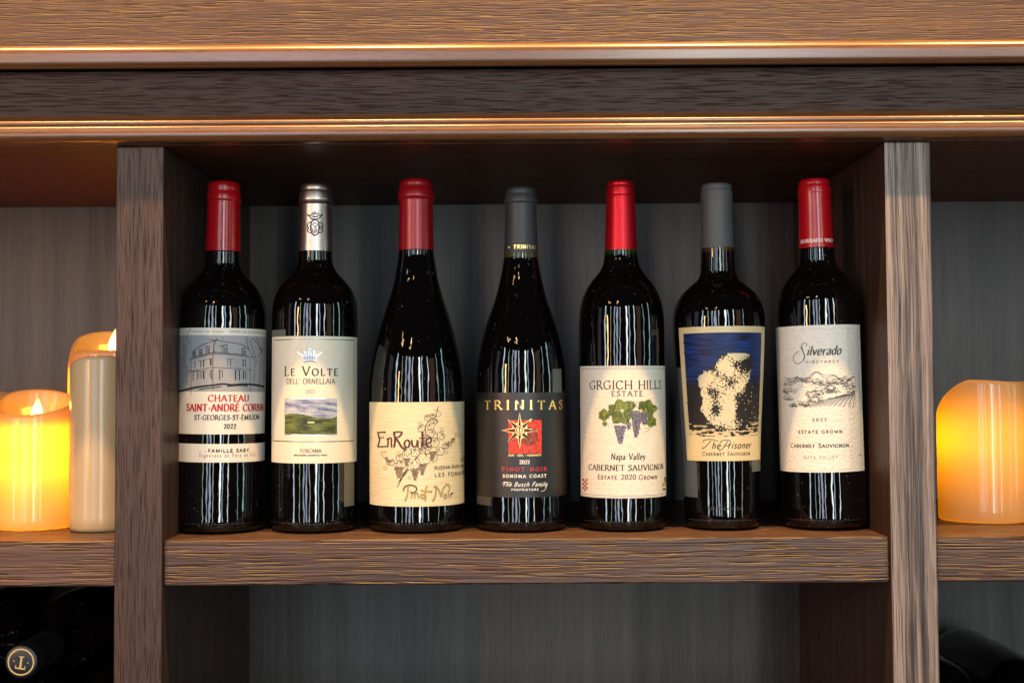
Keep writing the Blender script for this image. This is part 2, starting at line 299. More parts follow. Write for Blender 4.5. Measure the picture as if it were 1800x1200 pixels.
class Print:
    """flat print on a turned surface: (s, z) arc metres are wrapped on radius r(z) + lift"""
    def __init__(self, B, lift): self.B = B; self.lift = lift; self.v = []; self.f = []; self.c = []; self.mi = []; self.k = 0
    def put(self, s, z, lift):
        r = self.B.r(z); a = s/self.B.R0; r += lift
        self.v.append((r*sin(a), -r*cos(a), z)); return len(self.v)-1
    def layer(self):
        self.k += 1; return self.lift + 2.5e-6*(self.k % 24)
    def quad(self, pts, col, foil, lift):
        i = [self.put(s, z, lift) for s, z in pts]; self.f.append(i); self.c.append(col); self.mi.append(foil)
    def ribbon(self, pts, wf, col, foil=0):
        """wf: width (m) or function(direction angle)->width"""
        lf = self.layer(); n = len(pts); L, Rr = [], []
        # subdivide long runs so that they follow the curve
        q = [pts[0]]
        for a, b in zip(pts[:-1], pts[1:]):
            m = max(1, int(abs(b[0]-a[0])/.004))
            q += [(a[0]+(b[0]-a[0])*j/m, a[1]+(b[1]-a[1])*j/m) for j in range(1, m+1)]
        pts = q; n = len(pts)
        for i in range(n):
            a = pts[max(0, i-1)]; b = pts[min(n-1, i+1)]
            dx, dz = b[0]-a[0], b[1]-a[1]; l = math.hypot(dx, dz) or 1e-9
            wd = wf(math.atan2(dz, dx), i/(n-1)) if callable(wf) else wf
            nx, nz = -dz/l*wd/2, dx/l*wd/2
            L.append(self.put(pts[i][0]-nx, pts[i][1]-nz, lf)); Rr.append(self.put(pts[i][0]+nx, pts[i][1]+nz, lf))
        for i in range(n-1):
            self.f.append((L[i], L[i+1], Rr[i+1], Rr[i])); self.c.append(col); self.mi.append(foil)
    def poly(self, pts, col, foil=0, slab=.0022):
        lf = self.layer(); lo = min(p[0] for p in pts); hi = max(p[0] for p in pts); n = max(1, math.ceil((hi-lo)/slab))
        def clip(P, x, keep):
            out = []
            for i, a in enumerate(P):
                b = P[i-1]; ia, ib = keep*(a[0]-x) >= 0, keep*(b[0]-x) >= 0
                if ia != ib: t = (x-b[0])/(a[0]-b[0]); out.append((x, b[1]+(a[1]-b[1])*t))
                if ia: out.append(a)
            return out
        for k in range(n):
            q = pts if n == 1 else clip(clip(pts, lo+(hi-lo)*k/n, 1), lo+(hi-lo)*(k+1)/n, -1)
            if len(q) < 3: continue
            idx = [self.put(s, z, lf) for s, z in q]
            for t in tessellate_polygon([[Vector((s, z, 0)) for s, z in q]]):
                self.f.append([idx[k2] for k2 in t]); self.c.append(col); self.mi.append(foil)
    def grid(self, s0, s1, z0, z1, nx, nz, fn, foil=0):
        lf = self.layer()
        ids = [[self.put(s0+(s1-s0)*i/nx, z0+(z1-z0)*j/nz, lf) for i in range(nx+1)] for j in range(nz+1)]
        for j in range(nz):
            for i in range(nx):
                c = fn((i+.5)/nx, (j+.5)/nz)
                if c is None: continue
                self.f.append((ids[j][i], ids[j][i+1], ids[j+1][i+1], ids[j+1][i])); self.c.append(c); self.mi.append(foil)
    # ---- the same in photo pixels
    def P(self, x, y): return self.B.un(x, y)
    def line(self, pts, w, col, foil=0, smooth=0):
        q = [self.P(*p) for p in pts]
        if smooth: q = catmull(q, smooth)
        self.ribbon(q, w*PX if not callable(w) else w, col, foil)
    def fill(self, pts, col, foil=0): self.poly([self.P(*p) for p in pts], col, foil)
    def text(self, x0, x1, yb, cap, s, col, thick=.15, thin=.05, serif=.22, slant=0, track=0., foil=0, sc=False, nib=18):
        xc = (x0+x1)/2
        sa = self.P(x0, yb)[0]; sb = self.P(x1, yb)[0]; zb = self.P(xc, yb)[1]; h = cap*PX
        items, x = [], 0
        for ch in s:
            k = 1.
            if sc and ch.islower(): ch, k = ch.upper(), .76
            wd, paths = G[ch]; items.append((x, k, ch, paths)); x += (wd*k + 14 + track)
        tot = x - 14 - track; fx = (sb-sa)/tot; fz = h/100
        for ox, k, ch, paths in items:
            if ch == ' ': continue
            for kind, pts in paths:
                q = pts
                if kind == '~': q = catmull(pts, 4)
                if kind == 'o': q = catmull(pts, 4, True)
                T = lambda p: (sa + (ox + p[0]*k + slant*p[1]*k)*fx, zb + p[1]*k*fz)
                q = [T(p) for p in q]
                tk, tn = max(thick*h*1.3, .00042), max(thin*h*1.7, .00026)
                if kind == '.': wf = tn*1.15
                elif kind == '=': wf = tn*1.8
                else: wf = lambda a, t, tk=tk, tn=tn: tn + (tk-tn)*abs(sin(a - R(nib)))**1.3
                if kind == '-':
                    for e0, e1 in zip(q[:-1], q[1:]): self.ribbon([e0, e1], wf, col, foil)
                else: self.ribbon(q, wf, col, foil)
                if serif and kind in '-~':
                    for e, f in ((0, 1), (-1, -2)):
                        p, r_ = pts[e], pts[f]
                        lev = [v for v in (0, 100, 62, -30) if abs(p[1]-v) < 1]
                        if lev and abs(p[1]-r_[1]) > abs(p[0]-r_[0])*.8 and ch not in '·.’*' and not (ch in 'CGSacesgt'):
                            hw = serif*50*k
                            self.ribbon([T((p[0]-hw/1., p[1])), T((p[0]+hw/1., p[1]))], tn*1.1, col, foil)
    def build(self, name, parent):
        me = bpy.data.meshes.new(name); me.from_pydata(self.v, [], self.f)
        at_ = me.color_attributes.new('ink', 'BYTE_COLOR', 'CORNER')
        me.materials.append(INK); me.materials.append(FOIL)
        for p in me.polygons:
            p.material_index = self.mi[p.index]; p.use_smooth = True
            c = self.c[p.index]
            for li in p.loop_indices: at_.data[li].color = (*c, 1)
        o = bpy.data.objects.new(name, me); COL.objects.link(o); o.parent = parent
        return o
PX = .000505                                # one photo pixel on a bottle front, in metres

BOTTLES = []
class Bottle:
    YA = .080
    def __init__(self, label, outline, capsule, capcol, neck=None, base=None):
        """outline: (y, xl, xr) glass silhouette in photo pixels from the neck down; capsule likewise"""
        Y = self.YA; BOTTLES.append(self)
        def row(y, xl, xr):
            a, b = at(xl, y, Y), at(xr, y, Y); return ((a+b)/2, (b.x-a.x)/2)
        rows = [row(*o) for o in outline]; crow = [row(*o) for o in capsule]
        b0 = rows[-1][0]; t0 = crow[0][0]
        self.lean = math.atan2(t0.x-b0.x, t0.z-b0.z)
        X = b0.x - math.tan(self.lean)*b0.z
        self.root = thing('wine_bottle', label, 'wine bottle', (X, Y, .0004 + abs(self.lean)*.036), 'wine bottles standing in a row on the shelf')
        self.root.rotation_euler = (0, self.lean, 0)
        self.M = Matrix.Translation(self.root.location) @ Matrix.Rotation(self.lean, 4, 'Y'); self.Mi = self.M.inverted()
        loc = lambda rw: (rw[1]/1.0006, (self.Mi @ rw[0]).z)
        prof = sorted([loc(r_) for r_ in rows], key=lambda q: q[1]); cp = sorted([loc(r_) for r_ in crow], key=lambda q: q[1])
        self.zt = cp[-1][1]
        rb_ = prof[0][0]
        fine = catmull([(r_, z) for r_, z in prof], 6)
        self.tab = sorted([(z, r_) for r_, z in fine]); self.R0 = None
        self.R0 = self.Rbody = self.r(.12)
        heel = [(rb_-.011, .0012), (rb_-.0065, .0003), (rb_-.0032, .0008), (rb_-.0012, .0026), (rb_-.0002, .0058)]
        body = [(rb_-.016, .004)] + heel + [(r_, z) for r_, z in fine if z > .008] + [(min(c[0] for c in cp)-.0012, prof[-1][1]+.003), (min(c[0] for c in cp)-.0012, self.zt-.004)]
        self.glass = lathe('glass_body', GLASS, self.root, body, 96, 50)
        cprof = catmull(cp, 4); top = cp[-1]
        # folded rim and slightly domed top
        cprof = [(cprof[0][0]-.0008, cprof[0][1])] + cprof + [(top[0]-.0006, top[1]+.0006), (top[0]-.002, top[1]+.0010), (top[0]*.5, top[1]+.0012)]
        self.cap = lathe('capsule', capcol, self.root, cprof, 72, 40); self.ctab = sorted((z, r_) for r_, z in cprof[1:-3])
        if neck:
            z0 = cp[0][1]
            lathe('neck_glass', neck, self.root, [(self.r(z0-.0038)+.00012, z0-.0038), (self.r(z0-.002)+.00016, z0-.002), (self.r(z0)+.00012, z0+.0002)], 72)
        self.use_cap = False
    def on_cap(self, on):
        self.use_cap = on; self.R0 = self.r(self.ctab[0][0]+.015) if on else self.Rbody
    def r(self, z):
        tb = self.ctab if getattr(self, 'use_cap', False) else self.tab
        if z <= tb[0][0]: return tb[0][1]
        lo, hi = 0, len(tb)-1
        if z >= tb[hi][0]: return tb[hi][1]
        while hi-lo > 1:
            m = (lo+hi)//2
            if tb[m][0] <= z: lo = m
            else: hi = m
        (z0, r0), (z1, r1) = tb[lo], tb[hi]
        return r0 + (r1-r0)*((z-z0)/(z1-z0) if z1 > z0 else 0)
    def un(self, px, py):
        o = self.Mi @ CAM; d = (self.Mi.to_3x3() @ ray(px, py)); z = .1
        for _ in range(6):
            r_ = self.r(z); a = d.x**2+d.y**2; b = o.x*d.x+o.y*d.y; c = o.x**2+o.y**2-r_*r_
            disc = b*b-a*c
            t = (-b - math.sqrt(disc))/a if disc > 0 else -b/a
            p = o + d*t; z = p.z
        return (math.atan2(p.x, -p.y)*self.R0, z)
    def sheet(self, name, m, x0, x1, y0, y1, lift=.00012, n=40, parent=None):
        """a paper label between photo pixels"""
        xc = (x0+x1)/2
        s0, s1 = self.un(x0, (y0+y1)/2)[0], self.un(x1, (y0+y1)/2)[0]; z1, z0 = self.un(xc, y0)[1], self.un(xc, y1)[1]
        vs, fs = [], []
        nz = 10
        for j in range(nz+1):
            z = z0+(z1-z0)*j/nz
            for i in range(n+1):
                a = (s0+(s1-s0)*i/n)/self.R0; r_ = self.r(z)+lift
                vs.append((r_*sin(a), -r_*cos(a), z))
        q = n+1
        for j in range(nz):
            for i in range(n): fs.append((j*q+i, j*q+i+1, (j+1)*q+i+1, (j+1)*q+i))
        # thickness: a rim turned back to the glass
        ring = [i for i in range(q)] + [j*q+n for j in range(1, nz+1)] + [nz*q+i for i in range(n-1, -1, -1)] + [j*q for j in range(nz-1, 0, -1)]
        bk = []
        for i in ring:
            x, y, z = vs[i]; l = math.hypot(x, y); k = (l-lift*.9)/l; vs.append((x*k, y*k, z)); bk.append(len(vs)-1)
        for i in range(len(ring)):
            j = (i+1) % len(ring); fs.append((ring[j], ring[i], bk[i], bk[j]))
        me = bpy.data.meshes.new(name); me.from_pydata(vs, [], fs)
        for f in me.polygons: f.use_smooth = True
        me.set_sharp_from_angle(angle=R(40))
        return link(name, me, m, parent or self.root)

BLACK = (.015, .012, .012); DARK = (.05, .035, .03); GREY = (.22, .20, .18); RED = (.42, .012, .018); MAROON = (.13, .02, .025)
GOLD = (.95, .66, .24); SILVER = (.72, .72, .74); WHITE = (.82, .78, .72)
LIFT1, LIFT2, LIFT3 = .00018, .00026, .00034
def wob(i, s=1.): return noise.noise((i*12.9, i*3.7, s))

# ================================================================== bottle: chateau
RED_GLOSS = capsule_mat('red_gloss_capsule', (.34, .003, .006), .18, 0, .0, .04)
b = Bottle('red capsule bottle with grey and cream house sketch label, first from the left',
   [(443, 361.5, 420.5), (464, 360.5, 421.5), (473, 357.5, 423.5), (480, 353, 427), (491, 342, 434), (504, 328, 446), (518, 318, 454.5), (532, 312.5, 460.5), (550, 309.5, 464), (575, 308.5, 465), (700, 308, 464.5), (800, 307.5, 463.5), (900, 306.5, 462.5), (929, 306.5, 462.5)],
   [(323, 368, 420), (326, 366.5, 421.5), (333, 366, 422.5), (337, 366.4, 422), (345, 364.5, 423.5), (352, 364, 424), (354, 364.6, 423.6), (357, 365.5, 422.5), (366, 365, 422.5), (400, 363, 421.8), (443, 360.3, 421.7)], RED_GLOSS)
P_CREAM = paper('cream_satin_paper', (.74, .69, .61), .4, .1, 1100, .5)
lab = b.sheet('front_label', P_CREAM, 313, 466.5, 576, 763)
pr = Print(b, LIFT1)
s0, z0 = pr.P(313.6, 640); s1 = pr.P(466, 640)[0]; zt, zb = pr.P(388, 589)[1], pr.P(388, 688)[1]
pr.grid(s0, s1, zb, zt, 40, 12, lambda u, v: tuple(c*(1+.05*noise.noise((u*9, v*9, 1))) for c in (.30, .305, .325)))
il = Print(b, LIFT2)
Z = lambda pts: [(305+x/9.23, 570+y/9.23) for x, y in pts]
def sk(pts, w=.55, sm=0, c=BLACK): il.line(Z(pts), w*1.35, c, 0, sm)
sk([(280, 60), (270, 105), (225, 125), (240, 170), (210, 215), (230, 260), (270, 295), (190, 345), (160, 395), (205, 420), (195, 500), (160, 545), (195, 585), (165, 650), (240, 715), (222, 800), (220, 990)], .6, 4)
sk([(290, 560), (288, 1135)], .6); sk([(640, 480), (640, 1060)], .8); sk([(1235, 540), (1248, 1090)], .6)
sk([(310, 460), (350, 410), (480, 330), (690, 260), (860, 285), (1060, 315), (1150, 350), (1225, 410)], .9, 4)
sk([(540, 238), (690, 262), (820, 212)], .7); sk([(705, 225), (665, 300), (650, 400), (645, 480)], 1.1, 3)
sk([(265, 568), (320, 555), (500, 510), (640, 478), (800, 480), (1000, 495), (1240, 535)], 1.3, 3, (.1, .1, .11)); sk([(300, 540), (640, 455), (700, 440)], .8); sk([(640, 450), (1200, 500)], .7)
sk([(250, 765), (400, 740), (620, 698), (800, 705), (1000, 715), (1265, 738)], .75, 3); sk([(330, 620), (440, 590), (630, 548)], .6); sk([(310, 765), (500, 755), (630, 738)], .6)
for (x, y0, y1, w_) in [(350, 615, 720, .9), (445, 590, 700, 1.2), (490, 575, 690, 1.4), (600, 560, 670, 1.6), (620, 560, 665, .6), (322, 765, 915, 1.2), (385, 760, 905, 1.1), (412, 770, 880, .7), (447, 765, 880, 1.), (490, 760, 885, 1.8), (592, 745, 865, .9), (618, 735, 900, 1.),
                       (880, 560, 675, .7), (925, 560, 690, .8), (1125, 570, 690, 1.4), (1165, 570, 690, 1.1), (748, 735, 895, 1.3), (792, 745, 855, .9), (1003, 745, 900, 1.6), (1066, 745, 905, 1.4), (1133, 755, 885, 1.6), (1168, 760, 890, 1.)]:
    sk([(x, y0), (x+2, y1)], w_)
for (x0, x1, y) in [(865, 965, 562), (1115, 1185, 573), (730, 805, 745), (985, 1080, 745), (1122, 1175, 760)]: sk([(x0, y), (x1, y)], .6)
for (cx, cy, q) in [(335, 480, .7), (440, 450, .8), (558, 410, 1.), (838, 400, 1.25), (1135, 440, 1.)]:
    sk([(cx-32*q, cy+70*q), (cx-26*q, cy-10*q), (cx-24*q, cy-42*q), (cx, cy-62*q), (cx+24*q, cy-42*q), (cx+26*q, cy+10*q), (cx+36*q, cy+72*q)], .7, 3)
    sk([(cx-36*q, cy-40*q), (cx+38*q, cy-52*q)], .7); sk([(cx-10*q, cy-20*q), (cx-10*q, cy+55*q)], .8); sk([(cx+11*q, cy-22*q), (cx+11*q, cy+55*q)], 1.)
sk([(740, 348), (790, 350)], .7); sk([(783, 300), (783, 400)], .6); sk([(750, 470), (785, 430)], .6)
for pts in ([(1185, 195), (1190, 300), (1240, 450), (1310, 600), (1318, 640)], [(1230, 245), (1290, 430), (1355, 640)], [(1275, 220), (1380, 340), (1440, 430)], [(1335, 190), (1400, 380), (1450, 490)], [(1465, 370), (1440, 425), (1350, 525)], [(1360, 380), (1440, 425)], [(1320, 640), (1300, 950)], [(1400, 500), (1405, 640), (1385, 900), (1385, 1110)], [(1450, 560), (1445, 900)], [(1250, 515), (1330, 535)]):
    sk(pts, .75, 3)
for k in range(6):
    o_ = wob(k)*12
    sk([(75+k*6, 1100-k*5), (230, 1050+o_), (420, 1010+o_), (640, 985-o_), (800, 965+o_), (950, 980+o_), (1100, 970-o_), (1300, 975+o_), (1470, 1010+k*3)], (2.4, 1.2, .7, .7, 1.6, .6)[k], 4, BLACK)
sk([(415, 1050), (640, 1025), (780, 1005)], 1.2, 3, BLACK); sk([(870, 1000), (1100, 985), (1200, 1000)], 1.8, 3, BLACK); sk([(1150, 960), (1300, 985), (1450, 1005)], 1.8, 3, BLACK)
pr.build('grey_panel', lab); il.build('house_sketch', lab)
t = Print(b, LIFT3)
t.text(338, 393, 584, 2.6, 'PRODUIT DE FRANCE', GREY, track=30, serif=0); t.text(404, 461, 584.5, 2.6, 'GRAND VIN DE BORDEAUX', GREY, track=24, serif=0)
t.text(366, 437, 705, 11, 'CHATEAU', RED, .185, .05); t.text(328.5, 462, 722, 12, 'SAINT-ANDRÉ CORBIN', RED, .185, .05)
t.text(342, 454.5, 737.5, 8.4, 'ST-GEORGES-ST-ÉMILION', BLACK, .15, .06); t.text(393, 414.5, 753, 8, '2022', BLACK, .17, .06)
t.build('lettering', lab)
lab = b.sheet('neck_strip_label', P_CREAM, 312, 465.5, 780, 812.5); lab.name = 'lower_label'
t = Print(b, LIFT1)
t.text(366, 437, 794.5, 5.6, 'FAMILLE SABY', BLACK, .2, .14, 0, track=14); t.line([(350, 793.6), (363, 793.6)], .8, (.35, .05, .04)); t.line([(438.5, 793.6), (448, 793.6)], .8, (.35, .05, .04))
t.text(350, 449, 803, 6, 'Vignerons de Père en Fils', GREY, .13, .06, .15, track=26)
t.build('lettering', lab)

# ================================================================== bottle: crown and landscape
STEEL = capsule_mat('silver_capsule', (.50, .42, .37), .34, 1, 0, .10)
b = Bottle('bottle with a silver capsule and cream label showing a crown above a landscape painting',
   [(443, 526, 584.5), (458, 525.5, 585), (466, 524.5, 587.5), (473, 521.5, 590.5), (484, 512.5, 597), (496, 499.5, 607), (508, 490, 616.5), (520, 484.5, 622.5), (534, 480.5, 626.5), (552, 478.3, 628), (600, 477.7, 628.2), (800, 477.5, 628), (900, 477.2, 627.8), (929, 477.2, 627.8)],
   [(326, 531, 579.5), (329, 529.5, 581), (334, 529, 582), (336.5, 530, 581.6), (339, 528, 583), (346, 527, 585), (354, 526.3, 586), (356, 527.6, 585), (358.5, 526, 586), (361, 528.6, 583.6), (370, 528.6, 583.2), (400, 527.5, 584), (443, 525.2, 585.3)], STEEL)
P_IVORY = paper('ivory_paper', (.74, .68, .54), .42, .08, 900, .45)
lab = b.sheet('front_label', P_IVORY, 477.9, 627.3, 590.5, 814)
t = Print(b, LIFT1)
FR = (.20, .20, .20)
t.line([(481, 598), (622, 598)], 1.5, FR, 1); t.line([(481, 774), (622, 774)], 1.6, FR, 1); t.line([(481.2, 598), (480.6, 774)], 1., (.28, .27, .24)); t.line([(622.2, 598), (621.8, 774)], 1.1, (.22, .21, .18))
Z = lambda pts: [(475+x/8.57, 580+y/8.57) for x, y in pts]
def cr(pts, w=1.1, sm=0, c=SILVER): t.line(Z(pts), w, c, 1, sm)
t.fill(Z([(500, 480), (690, 480), (715, 400), (760, 350), (690, 370), (660, 320), (640, 370), (600, 270), (555, 370), (525, 325), (510, 370), (430, 345), (480, 400)]), (.46, .46, .48), 1)
t2 = Print(b, LIFT2)
def cr2(pts, w=.7, sm=0, c=(.10, .10, .12)): t2.line(Z(pts), w*1.3, c, 0, sm)
cr2([(505, 478), (600, 465), (690, 478)], 1.1, 3); cr2([(495, 445), (600, 430), (700, 445)], .7, 3); cr2([(490, 415), (600, 400), (708, 412)], .7, 3)
for x, y in ((430, 340), (520, 325), (600, 285), (665, 325), (765, 345)):
    for k in range(4):
        a = k*pi/2+.4; t.line(Z([(x, y), (x+26*cos(a), y+26*sin(a))]), 1.5, SILVER, 1); cr2([(x+14*cos(a+.7), y+14*sin(a+.7)), (x+24*cos(a), y+24*sin(a))], .6)
for x in (530, 565, 600, 640, 675): cr2([(x, 400), (x-6, 440)], .8); cr2([(x-14, 385), (x, 365)], .6)
t.text(500.5, 594, 660, 16, 'Le Volte', DARK, .13, .045, .2, track=8, sc=True, foil=0); t.text(504, 588.5, 674.3, 9, 'DELL’ ORNELLAIA', DARK, .11, .055, .1)
t.text(537, 553.5, 690.6, 5.8, '2022', (.25, .2, .16), .13, .06); t.text(527, 564.5, 795, 6, 'TOSCANA', DARK, .15, .06); t.text(517, 575, 801, 2.4, 'INDICAZIONE GEOGRAFICA TIPICA', DARK, .15, .08, 0)
t.line([(500.6, 700.6), (592.8, 700.6)], 1.1, SILVER, 1); t.line([(500.6, 763.6), (592.8, 763.6)], 1.3, SILVER, 1); t.line([(500.9, 700.6), (500.7, 763.6)], .8, SILVER, 1); t.line([(592.6, 700.6), (592.4, 763.6)], .8, SILVER, 1)
t.build('lettering', lab); t2.build('crown_detail', lab)
p2 = Print(b, LIFT1+.00003)
def land(u, v):
    n = noise.noise((u*3.4, v*11, 3)) + .35*noise.noise((u*9, v*30, 6)); n2 = noise.noise((u*22, v*40, 8)); ridge = .53 + .06*sin(u*5.2+.6) + .05*noise.noise((u*5, 2, 1)) - .06*max(0, .3-abs(u-.7))
    if v > ridge:
        k = .5 + .9*n + .3*n2 + .35*(1-v)
        c0, c1 = (.06, .085, .24), (.46, .48, .54); k = max(0, min(1, k))
    else:
        k = max(0, min(1, .45 + .8*noise.noise((u*4, v*14, 5)) + .5*n2 - .5*max(0, .3-v)))
        if abs(v-.345) < .018 and .46 < u < .58: return (.62, .56, .30)
        if abs(v-.36) < .05 and .38 < u < .72: return (.03, .04, .012)
        c0, c1 = (.030, .046, .014), (.17, .20, .045)
    return tuple(a+(b_-a)*k for a, b_ in zip(c0, c1))
sa, zb = p2.P(501.2, 763)[0], p2.P(547, 763)[1]; sb, zt = p2.P(592.2, 701)[0], p2.P(547, 701.4)[1]
p2.grid(sa, sb, zb, zt, 64, 44, land); p2.build('landscape_picture', lab)
BL = paper('back_label_through_glass', (.11, .115, .10), .5, .1)
b.sheet('back_label', BL, 605, 622.5, 812, 889, .00005, 8); o = b.sheet('back_label', BL, 478.2, 502, 579.5, 592, .00005, 8)
b.on_cap(True); e = Print(b, .00006); NAVY = (.02, .03, .06)
Z = lambda pts: [(520+x/8.89, 315+y/8.89) for x, y in pts]
def em(pts, w=.8, sm=4): e.line(Z(pts), w*2.1, (.008, .012, .03), 0, sm)
em([(225, 590), (240, 615), (300, 625), (365, 612), (380, 590)], 1.1); em([(225, 590), (175, 545), (235, 570), (260, 520), (280, 560), (300, 500), (320, 560), (345, 520), (365, 570), (425, 545), (380, 590)], 1.0, 2)
em([(250, 575), (300, 590), (355, 575)], 1.2)
em([(300, 632), (340, 650), (360, 700), (358, 800), (340, 850), (298, 878), (258, 850), (240, 800), (238, 700), (258, 650), (300, 632)], 1.2)
em([(235, 670), (195, 690), (178, 740), (205, 760), (180, 790), (205, 830), (245, 840)], 1.0); em([(365, 670), (405, 690), (425, 740), (395, 760), (425, 790), (395, 830), (355, 840)], 1.0)
em([(260, 720), (285, 690), (320, 690), (340, 720), (290, 740), (330, 760)], .8); em([(262, 780), (270, 820), (300, 835), (300, 780), (330, 790), (320, 830)], .9); em([(215, 720), (232, 760), (210, 800)], .7); em([(390, 720), (372, 760), (392, 800)], .7)
e.build('emblem', b.cap); b.on_cap(False)

# ================================================================== bottle: vine drawing
RED_SATIN = capsule_mat('dark_red_satin_capsule', (.24, .003, .008), .28, .2, .0, .15)
b = Bottle('sloping bottle with dark red capsule and cream label with a drawn vine',
   [(441, 701, 762), (452, 699.5, 763), (473, 695.5, 766), (495, 691.5, 769.8), (525, 683, 778), (556, 674.3, 790), (585, 666, 799), (615, 658.5, 807), (640, 653.8, 812), (665, 651, 815), (700, 649.8, 816.5), (800, 649.8, 816.3), (900, 649.8, 816), (926, 649.8, 816)],
   [(318, 706, 757), (321, 703.5, 759.5), (326, 703, 760.5), (329, 703.4, 760), (338, 700.5, 763.5), (347, 699, 764.8), (350, 700, 764), (354, 701.3, 762), (365, 701.5, 761.2), (400, 701, 761.6), (441, 700.3, 762.6)], RED_SATIN)
P_BUFF = paper('buff_laid_paper', (.72, .62, .40), .55, .35, 260, .3, (.25, .25, 2.2))
lab = b.sheet('front_label', P_BUFF, 650, 817.5, 706.5, 890, n=48)
v = Print(b, LIFT1); v2 = Print(b, LIFT2); BR = (.085, .045, .028)
Z = lambda pts: [(645+x/6.155, 700+y/6.155) for x, y in pts]
for k, tr in enumerate([[(330, 960), (400, 830), (470, 720), (560, 600), (630, 440), (640, 280), (740, 200), (755, 150), (770, 85)], [(350, 900), (430, 800), (500, 700), (590, 560), (650, 420)], [(320, 870), (420, 780), (480, 700)], [(600, 600), (780, 580), (880, 510), (940, 440), (960, 400), (1000, 405)], [(470, 690), (300, 700), (220, 660), (150, 590), (210, 580)], [(640, 430), (760, 420), (720, 330)], [(740, 200), (800, 180), (780, 140), (720, 120)]]):
    v.line(Z(tr), 1.4*(1., .8, .6, .7, .7, .6, .5)[k], BR, 0, 4)
for c0 in [(560, 265), (800, 330), (340, 590), (190, 750), (455, 850), (960, 380), (850, 575)]:
    v.line(Z([(c0[0]+(30-4*j)*cos(j*1.1)+j*3, c0[1]+(26-4*j)*sin(j*1.1)) for j in range(7)]), .55, BR, 0, 3)
rl = random.Random(11); CREAM2 = (.72, .62, .40)
def leaf(pv, pl, Zf, cx, cy, r_, rot, fillc, linec, lw=.6, lobes=5, vein=True, sx=1.0):
    pts = []
    m = 30
    for k in range(m):
        a = 2*pi*k/m; q = r_*(.74 + .24*abs(cos(a*lobes/2)) + .05*rl.uniform(-1, 1)) * (1 - .35*math.exp(-((a-pi)/.35)**2))
        pts.append((cx + sx*q*cos(a+rot), cy + q*sin(a+rot)))
    pv.fill(Zf(pts), fillc)
    if linec: pl.line(Zf(pts+[pts[0]]), lw, linec)
    if vein:
        bx, by = cx + r_*.55*cos(pi+rot)*sx, cy + r_*.55*sin(pi+rot)
        for k in range(-2, 3):
            a = rot + k*.62; pl.line(Zf([(bx, by), (bx+(r_*1.25 if k == 0 else r_*.95)*cos(a)*sx, by+(r_*1.25 if k == 0 else r_*.95)*sin(a))]), lw*.75, linec or BR)
def bunch(pv, Zf, cx, cy, wd, ht, rr, cols, hl=None):
    y = cy
    while y < cy+ht:
        f_ = 1-(y-cy)/ht; hw = wd*(.25+.75*f_)/2; x = cx-hw
        while x <= cx+hw:
            X_, Y_ = x+rl.uniform(-1, 1)*rr*.3, y+rl.uniform(-1, 1)*rr*.3
            pv.fill(Zf([(X_+rr*cos(k*pi/4), Y_+rr*sin(k*pi/4)) for k in range(8)]), cols[rl.randrange(len(cols))])
            if hl: pv.fill(Zf([(X_-rr*.2+rr*.45*cos(k*pi/2+.4), Y_-rr*.2+rr*.45*sin(k*pi/2+.4)) for k in range(4)]), hl)
            x += rr*1.75
        y += rr*1.55
for (cx, cy, r_) in [(655, 205, 36), (710, 190, 30), (740, 245, 30), (590, 320, 44), (690, 300, 44), (690, 375, 46), (800, 400, 46), (735, 480, 52), (790, 570, 48), (850, 510, 36), (890, 490, 30), (930, 450, 22), (600, 500, 54), (640, 420, 40), (660, 520, 45), (530, 580, 58), (430, 570, 52), (355, 640, 44), (270, 690, 36), (235, 690, 26), (215, 650, 18), (720, 640, 46), (600, 560, 44), (370, 715, 54), (500, 725, 68), (620, 640, 78)]:
    leaf(v, v2, Z, cx, cy, r_, rl.uniform(.2, 2.6), CREAM2, BR, .9)
for (cx, cy, wd, ht) in [(350, 745, 95, 110), (525, 760, 85, 120), (603, 715, 75, 110), (710, 580, 60, 90), (435, 650, 60, 70)]:
    bunch(v2, Z, cx, cy, wd, ht, 8.5, [(.10, .055, .035), (.2, .13, .08), (.07, .04, .03)], (.62, .5, .32))
for k in range(14):
    x = 330+k*8; v.line(Z([(x, 930-k*13), (x+50+wob(k)*20, 830-k*9)]), .5, BR)
t = Print(b, LIFT3); PUR = (.085, .022, .024)
def er(pts, w=2.2, sm=4):
    q = [t.P(*p) for p in Z(pts)]; q = catmull(q, sm) if sm else q
    t.ribbon(q, lambda a, u, w=w: PX*w*1.25*(.62+.45*abs(sin(a-.3))), PUR)
er([(120, 365), (138, 450), (118, 525)], 3.2); er([(115, 368), (205, 362), (195, 375)], 2.6, 0); er([(130, 430), (190, 418)], 2.2, 0); er([(118, 522), (215, 518)], 2.6, 0)
er([(222, 425), (232, 470), (224, 527)], 2.6); er([(228, 450), (250, 425), (268, 440), (266, 480), (270, 528)], 2.6)
er([(292, 362), (306, 440), (296, 528)], 3.2); er([(288, 365), (350, 360), (380, 372), (350, 412), (318, 430), (345, 470), (380, 530), (430, 552)], 2.8)
er([(425, 450), (405, 485), (420, 525), (450, 520), (462, 480), (445, 450), (425, 450)], 2.6)
er([(485, 448), (490, 500), (510, 522), (540, 500), (546, 448)], 2.6); er([(546, 448), (552, 528)], 2.4, 0)
er([(598, 360), (602, 440), (595, 528)], 3.0); er([(565, 432), (640, 426)], 2.3, 0)
er([(640, 480), (690, 468), (690, 430), (665, 425), (640, 460), (645, 510), (670, 528), (700, 510)], 2.4)
